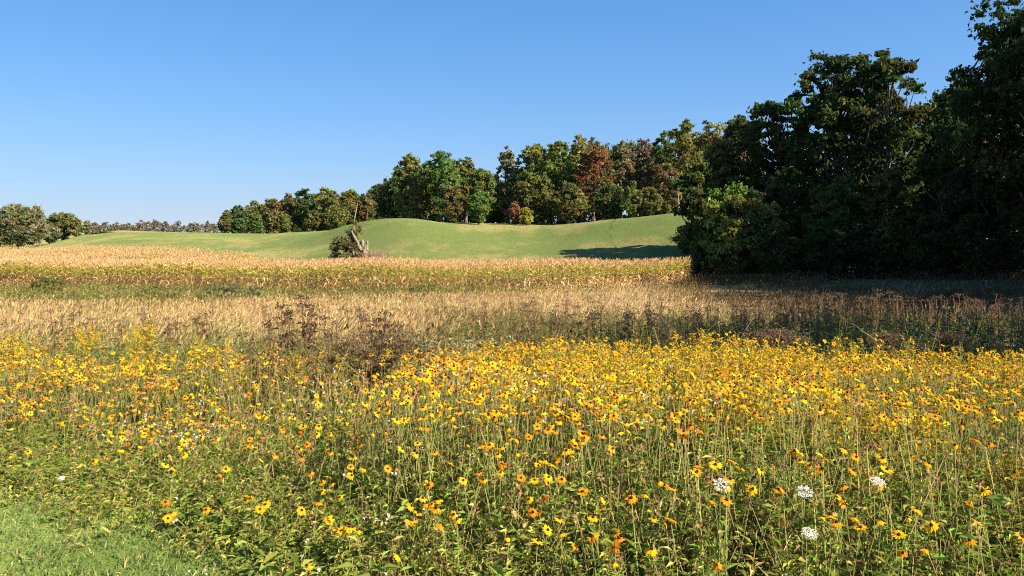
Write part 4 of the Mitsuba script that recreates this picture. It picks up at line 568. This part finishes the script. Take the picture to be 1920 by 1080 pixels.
(x, y, z), = TEASEL; g = float(gz(x, y)); a, b = MB(), MB(); n = 420; t = RU(0, 1, n); th = RU(0, 6.28, n); r_ = .02 * np.sin(np.pi * np.clip(t * .9 + .08, 0, 1)) ** .7; ax = unit(np.array([.15, 0, 1.0]))
q = np.array([x, y, g + z - .035]) + ax * (t * .075)[:, None] + np.stack([np.cos(th) * r_, np.sin(th) * r_, 0 * r_], 1); a.leaf(q, unit(np.stack([np.cos(th), np.sin(th), RU(.1, .8, n)], 1)), .012, .005, jit((.50, .36, .26), n, .12))
a.tube([np.array([x, y, g + z - .035]) + ax * s_ for s_ in (0, .02, .045, .068, .075)], [.006, .017, .019, .011, .003], 8, (.40, .28, .2))
b.stem(np.array([[x - .12, y, g]]), np.array([[x, y, g + z - .03]]), .0032, .0026, np.array([(.40, .31, .15)]))
put('teasel__head', a, 'stalk_material'); put('teasel__stem', b, 'stalk_material'); tag('teasel', 'pinkish tan egg-shaped teasel head on a leaning stem above the yellow flowers', 'teasel')

# ------------------------------------------------------------------ dead brown stalks with dark seed heads
def dead_stalks(x, y, H, mb, sb, bits, hw, dark=1.0):
    n = len(x); B = base(x, y); tip = B + np.stack([RN(n) * .08 * H, RN(n) * .08 * H, H], 1); sb.stem(B, tip, .005 + .0003 * y, .003 + .0002 * y, pick([(.085, .055, .036), (.12, .075, .045)], n))
    for a in range(14):                                   # withered hanging leaves
        t = RU(.2, .85, n); az = RU(0, 6.28, n); D = unit(np.stack([np.cos(az) * .8, np.sin(az) * .8, RU(-1.1, .2, n)], 1)); l = RU(.07, .16, n)
        mb.leaf(B + (tip - B) * t[:, None], D, l, l * .3, pick([(.12, .075, .045), (.17, .11, .055), (.14, .12, .045)], n) * dark, fold=.4)
    for a in range(bits):
        o = RN(n, 3) * [.55, .55, .16]; Q = tip + o * hw[:, None] + UP * (hw * .25)[:, None]; l = RU(.018, .034, n) * (1 + .02 * y)
        mb.leaf(Q, unit(RN(n, 3) + [0, 0, .3]), l, l * .7, pick([(.15, .108, .072), (.21, .155, .105), (.115, .08, .052)], n) * dark, fold=.3)
    for a in range(5): sb.stem(tip - UP * .12, tip + RN(n, 3) * [.4, .4, .15] * hw[:, None], .002, .0015, np.array((.11, .07, .045)))
for i_, (x, y, H) in enumerate(PYE):
    k = key('dry_seed_stalk'); a, b = MB(), MB(); m_ = 3; w = .02 + .006 * y
    dead_stalks(x + RN(m_) * w, y + RN(m_) * w, np.array([1, .92, .84]) * max(H, .7), a, b, 50, np.array([.1, .085, .07]) * (1 + .02 * y), .5 if y < 14 else 1.1); put(k + '__seed_head', a, 'straw_material'); put(k + '__stem', b, 'stalk_material'); labels[k + '__seed_head'] = {'kind': 'stuff'}
    if y > 20 and x > 6: lab = ('brown fluffy seed stalk in the row before the dark shaded field at right', 'seed stalks before the shaded field')
    elif y < 13.3 and x < -2.8: lab = ('tall dark seed stalk in the highest clump left of the centre', 'tallest seed stalk clump')
    elif x < -4: lab = ('brown seed stalk before the pale grass at left', 'seed stalks before the pale grass')
    elif x < -1: lab = ('brown seed stalk in the wide withered patch right of the tallest clump', 'seed stalks of the withered patch')
    elif x < 2.2: lab = ('brown seed stalk rising behind the yellow flowers near the centre', 'seed stalks behind the central flowers')
    else: lab = ('brown seed stalk behind the yellow flowers left of the rounded tan-brown clump', 'seed stalks left of the tan-brown clump')
    tag(k, lab[0], 'dead stalk', lab[1])
for i_, (x, y, H) in enumerate(UMBEL):
    k = key('rusty_seed_clump'); a, b = MB(), MB(); n = 30; r_ = [.5, .42, .28][i_]; px, py = RN(n) * r_ * .42, RN(n) * r_ * .42
    dead_stalks(x + px, y + py, max(H, .9) * (1 - .5 * (px / r_) ** 2 * .6) * RU(.93, 1.02, n), a, b, 40, np.full(n, .13), 1.25); put(k + '__seed_head', a, 'straw_material'); put(k + '__stem', b, 'stalk_material'); labels[k + '__seed_head'] = {'kind': 'stuff'}
    tag(k, ['rounded tan-brown seed-head clump before the dark shade, left of the rusty one', 'rounded rust-red clump of seed heads at the edge of the dark shade', 'small dark brown clump of seed heads right of the rust-red one'][i_], 'seed heads')
mb, sb = MB(), MB()
x, y = scatter(11.5, 34, lambda y: 4.2 - .08 * y); s = RU(0, 1, len(x)) < np.clip((nz(x, y, .3, 31) - .3) * 3.2, .05, 1) * np.interp(x, [-14, -5, -1, 3, 12], [.14, .18, .5, 1, 1]) * np.clip((y - np.interp(x, [-3, 0, 3], [11, 12.8, 13]) ) / 1.2, 0, 1); x, y = x[s], y[s]; n = len(x)
dead_stalks(x, y, RU(.7, 1.2, n) + .006 * y, mb, sb, 20, RU(.07, .12, n) * (1 + .015 * y))
x, y = scatter(9.0, 12.5, 9); s = np.hypot((x + 2.0) / 1.3, (y - 10.3) / 1.5) < 1.0; x, y = x[s], y[s]; n = len(x); dead_stalks(x, y, RU(.75, 1.05, n), mb, sb, 26, RU(.07, .11, n))
put('dead_stalk_drift__seed_head', mb, 'straw_material'); put('dead_stalk_drift__stem', sb, 'stalk_material'); tag('dead_stalk_drift', 'many withered brown wildflower stalks behind the yellow flowers', 'dead stalks', None, 'stuff')
for p in ('seed_head', 'stem'): labels['dead_stalk_drift__' + p] = {'kind': 'stuff'}
NDEAD = mb.tris() + sb.tris()

# ------------------------------------------------------------------ green herbs behind the flowers, tall tan grass, brush before the corn
mb = MB()
x, y = scatter(8.5, 30, lambda y: 34 - 1.0 * y); far_end = np.interp(x, [-8, -4, -1.5, -.5, 1, 3, 5, 7, 8.5], [9.2, 9.4, 9.0, 10.6, 13.2, 13.2, 12.5, 11.3, 10.8]); e = y - far_end
s = (e > -.6) & (RU(0, 1, len(x)) < np.clip((nz(x, y, .35, 41) - .25) * 3, .1, 1) * np.where(x > -1.5, np.interp(e, [0, 15, 19], [1, 1, .3]), np.interp(e, [0, 3, 7, 11], [1, 1, .6, .2]))); x, y = x[s], y[s]
herbs(x, y, RU(.5, .95, len(x)) + .3 * (x > 2) * RU(0, 1, len(x)), 16, mb, pal=[(.09, .15, .042), (.13, .20, .055), (.19, .235, .07), (.28, .28, .09)], w=(3, 4, 3, 1.5), L=(.09, .17), ratio=.22, r=.005)
x, y = scatter(16, 46, 2.6, 2.5); s = (RU(0, 1, len(x)) < np.clip((nz(x, y, .16, 45) - .5) * 9, 0, 1)) & (x < 8); x, y = x[s], y[s]
herbs(x, y, RU(.45, .95, len(x)), 18, mb, pal=[(.15, .19, .06), (.21, .24, .08), (.28, .27, .10), (.34, .29, .11)], w=(3, 4, 3, 2), L=(.16, .32), ratio=.24, r=.008)
put('green_herb_band', mb, 'leaf_material'); tag('green_herb_band', 'band of green leafy herbs behind the yellow flowers', 'meadow plants', None, 'stuff'); NHERB = mb.tris()
mb = MB()
x, y = scatter(13.5, 93, lambda y: 1650 / (y + 4)); n = len(x)
fade = np.interp(x, [-20, -3, 0, 20], [1.0, 1.0, .7, .7]) * np.where((x > -1) & (y < 32), .55, 1) * np.clip((y - np.interp(x, [-10, 0, 3, 6, 12], [13.8, 16, 19, 24, 27])) / 3, .0, 1)
brush = np.clip((y - np.interp(x, [-45, -8, 0, 8, 11], [41, 44, 60, 80, 300])) / 3, 0, 1)
s = (RU(0, 1, n) < fade * (1 - .9 * brush) * np.clip((nz(x, y, .12, 51) - .28) * 4, .3, 1) * np.clip((.62 - nz(x, y, .16, 45)) * 9, .15, 1)) & ~inside(x, y, CORN_A) & ((y < 76) | (x > 15 + .1 * (y - 76))); x, y = x[s], y[s]; n = len(x)
H = RU(.5, 1.0, n) * (.6 + .75 * nz(x, y, .25, 5)); painted_shade = (np.interp(x - .05 * y, [6.5, 9, 11.5], [0, .5, 1]) * np.interp(y, [26, 36], [.3, 1]))[:, None]; c = pick([(.52, .41, .215), (.46, .36, .175), (.33, .32, .12), (.58, .48, .29)], n, (4, 4, 3, 2)) * (1 - painted_shade) + pick([(.13, .088, .045), (.10, .068, .034), (.09, .078, .032)], n) * painted_shade  # tan darkened to brown towards the right rear, painting the wood's shade in
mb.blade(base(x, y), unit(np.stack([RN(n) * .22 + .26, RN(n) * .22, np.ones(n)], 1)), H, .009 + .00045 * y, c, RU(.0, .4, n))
s = RU(0, 1, n) < .5; tip = base(x[s], y[s]) + np.stack([H[s] * .26 + RN(s.sum()) * .06, RN(s.sum()) * .1, H[s] * .93], 1); mb.leaf(tip, unit(np.stack([.3 + RN(s.sum()) * .3, RN(s.sum()) * .3, np.ones(s.sum())], 1)), .22, .016 + .0008 * y[s], pick([(.56, .42, .22), (.44, .31, .16)], s.sum()) * (1 - .72 * painted_shade[s]))  # seed tips darkened by the same painted shade
put('dry_tall_grass', mb, 'straw_material'); tag('dry_tall_grass', 'tall tan prairie grass between the flowers and the corn', 'grass', None, 'stuff'); NGRASS = mb.tris()
mb = MB()
x, y = scatter(42, 76, 1.1, 4); s = (y > np.interp(x, [-45, -8, 2, 10], [43, 46, 62, 74])) & ~inside(x, y, CORN_A) & (x < 9); x, y = x[s], y[s]; n = len(x); tone = pick([(.17, .19, .052), (.22, .21, .065), (.12, .15, .045), (.17, .15, .06)], n, (4, 3, 2, 2), k=.15); hh = .6 * RU(.5, 1.2, n) * (.45 + 1.1 * nz(x, y, .11, 61))
for a in range(34):
    o = RN(n, 3) * [.42, .42, .26]; P = base(x, y) + o + UP * (hh * RU(.25, 1, n))[:, None]; l = RU(.12, .24, n); mb.leaf(P, unit(RN(n, 3) + [0, 0, .6]), l, l * .45, tone * np.exp(.2 * RN(n, 1)))
put('olive_brush', mb, 'leaf_material'); tag('olive_brush', 'strip of low olive brush along the foot of the corn', 'brush', None, 'stuff'); NBRUSH = mb.tris()
for x, y, h, r, pal, lab in [(-37.5, 66, 1.5, 1.25, 'olive', 'small dark green bush in front of the corn at left'), (-19.5, 57, 1.0, 2.6, 'greyoak', 'low grey-green bush strip in front of the corn, left of its middle'), (-26, 60, .8, 1.7, 'olive', 'low dark bush between the small dark bush and the grey-green one'), (-6.5, 62, 1.0, 1.6, 'olive', 'low olive bush in front of the middle of the corn')]:
    k = key('low_bush'); c, C = make_crown(x, y, float(gz(x, y)), h, r, pal, 'round', 1800, .17, 0); put(k, c, 'leaf_material'); tag(k, lab, 'bush')
# pasture: tufts that roughen the mown hill
x, y = scatter(88, 165, lambda y: 3.4 - .012 * y, 4, .66); n = len(x); mb = MB(); t = nz(x, y, .05, 71)[:, None]
mb.blade(base(x, y), unit(np.stack([RN(n) * .5, RN(n) * .5, np.ones(n)], 1)), RU(.04, .12, n), RU(.12, .35, n), (np.array((.09, .125, .038)) * (1 - t) + np.array((.165, .16, .064)) * t) * np.exp(.15 * RN(n, 1)), RU(.2, .8, n))
t = RU(0, 1, 260); x, y = 18.3 - 4.2 * t + .6 * np.sin(t * 8) + .25 * np.sin(t * 31) + RN(260) * .12, 152 - 38 * t; mb.blade(base(x, y), unit(np.stack([RN(260) * .5, RN(260) * .5, np.ones(260)], 1)), RU(.08, .2, 260), RU(.1, .2, 260), jit((.075, .105, .03), 260), RU(.3, .8, 260))      # an old track down the slope
put('pasture_grass', mb, 'leaf_material'); tag('pasture_grass', 'short tufted grass of the green pasture hill', 'grass', None, 'stuff')
# two planting tubes, sleeve colour darkened to paint in the shade they stand in
for i_, (x, y, z) in enumerate(TUBES):
    k = key('shelter_tube'); g = float(gz(x, y)); a, b = MB(), MB(); h = max(z, .8); r_ = .055 if i_ == 0 else .09
    g_ = np.arange(13) * 2 * np.pi / 12; o = np.stack([np.cos(g_), np.sin(g_)], 1); P0 = np.c_[x + o[:, 0] * r_, y + o[:, 1] * r_, np.full(13, g)]; P1 = np.c_[x + o[:, 0] * r_ * .97, y + o[:, 1] * r_ * .97, np.full(13, g + h)]; Q1 = np.c_[x + o[:, 0] * r_ * .86, y + o[:, 1] * r_ * .86, np.full(13, g + h)]; Q0 = np.c_[x + o[:, 0] * r_ * .86, y + o[:, 1] * r_ * .86, np.full(13, g)]
    V = np.vstack([P0, P1, Q1, Q0])[None]; F = []
    for L_ in range(3):
        for j_ in range(12): q_ = L_ * 13 + j_; F += [[q_, q_ + 1, q_ + 14], [q_, q_ + 14, q_ + 13]]
    a.add(V, F, np.array((.20, .27, .26))); b.stem(np.array([[x + r_ + .02, y, g]]), np.array([[x + r_ + .02, y, g + h * .9]]), .012, .012, np.array((.30, .22, .13)))
    put(k + '__sleeve', a, 'stalk_material'); put(k + '__stake', b, 'stalk_material'); tag(k, ['pale blue-green planting tube in the dark shade behind the flowers at right', 'thin pale planting tube in the shaded grass before the dark wood'][i_], 'planting tube')
print('TRIS', {'corn': NCORN, 'under': NUND, 'flowers': NFL, 'gold': NGOLD, 'dead': NDEAD, 'herb': NHERB, 'grass': NGRASS, 'brush': NBRUSH}, 'total', sum(len(x[1]) for x in meshkit.WRITTEN.values()), len(scene))
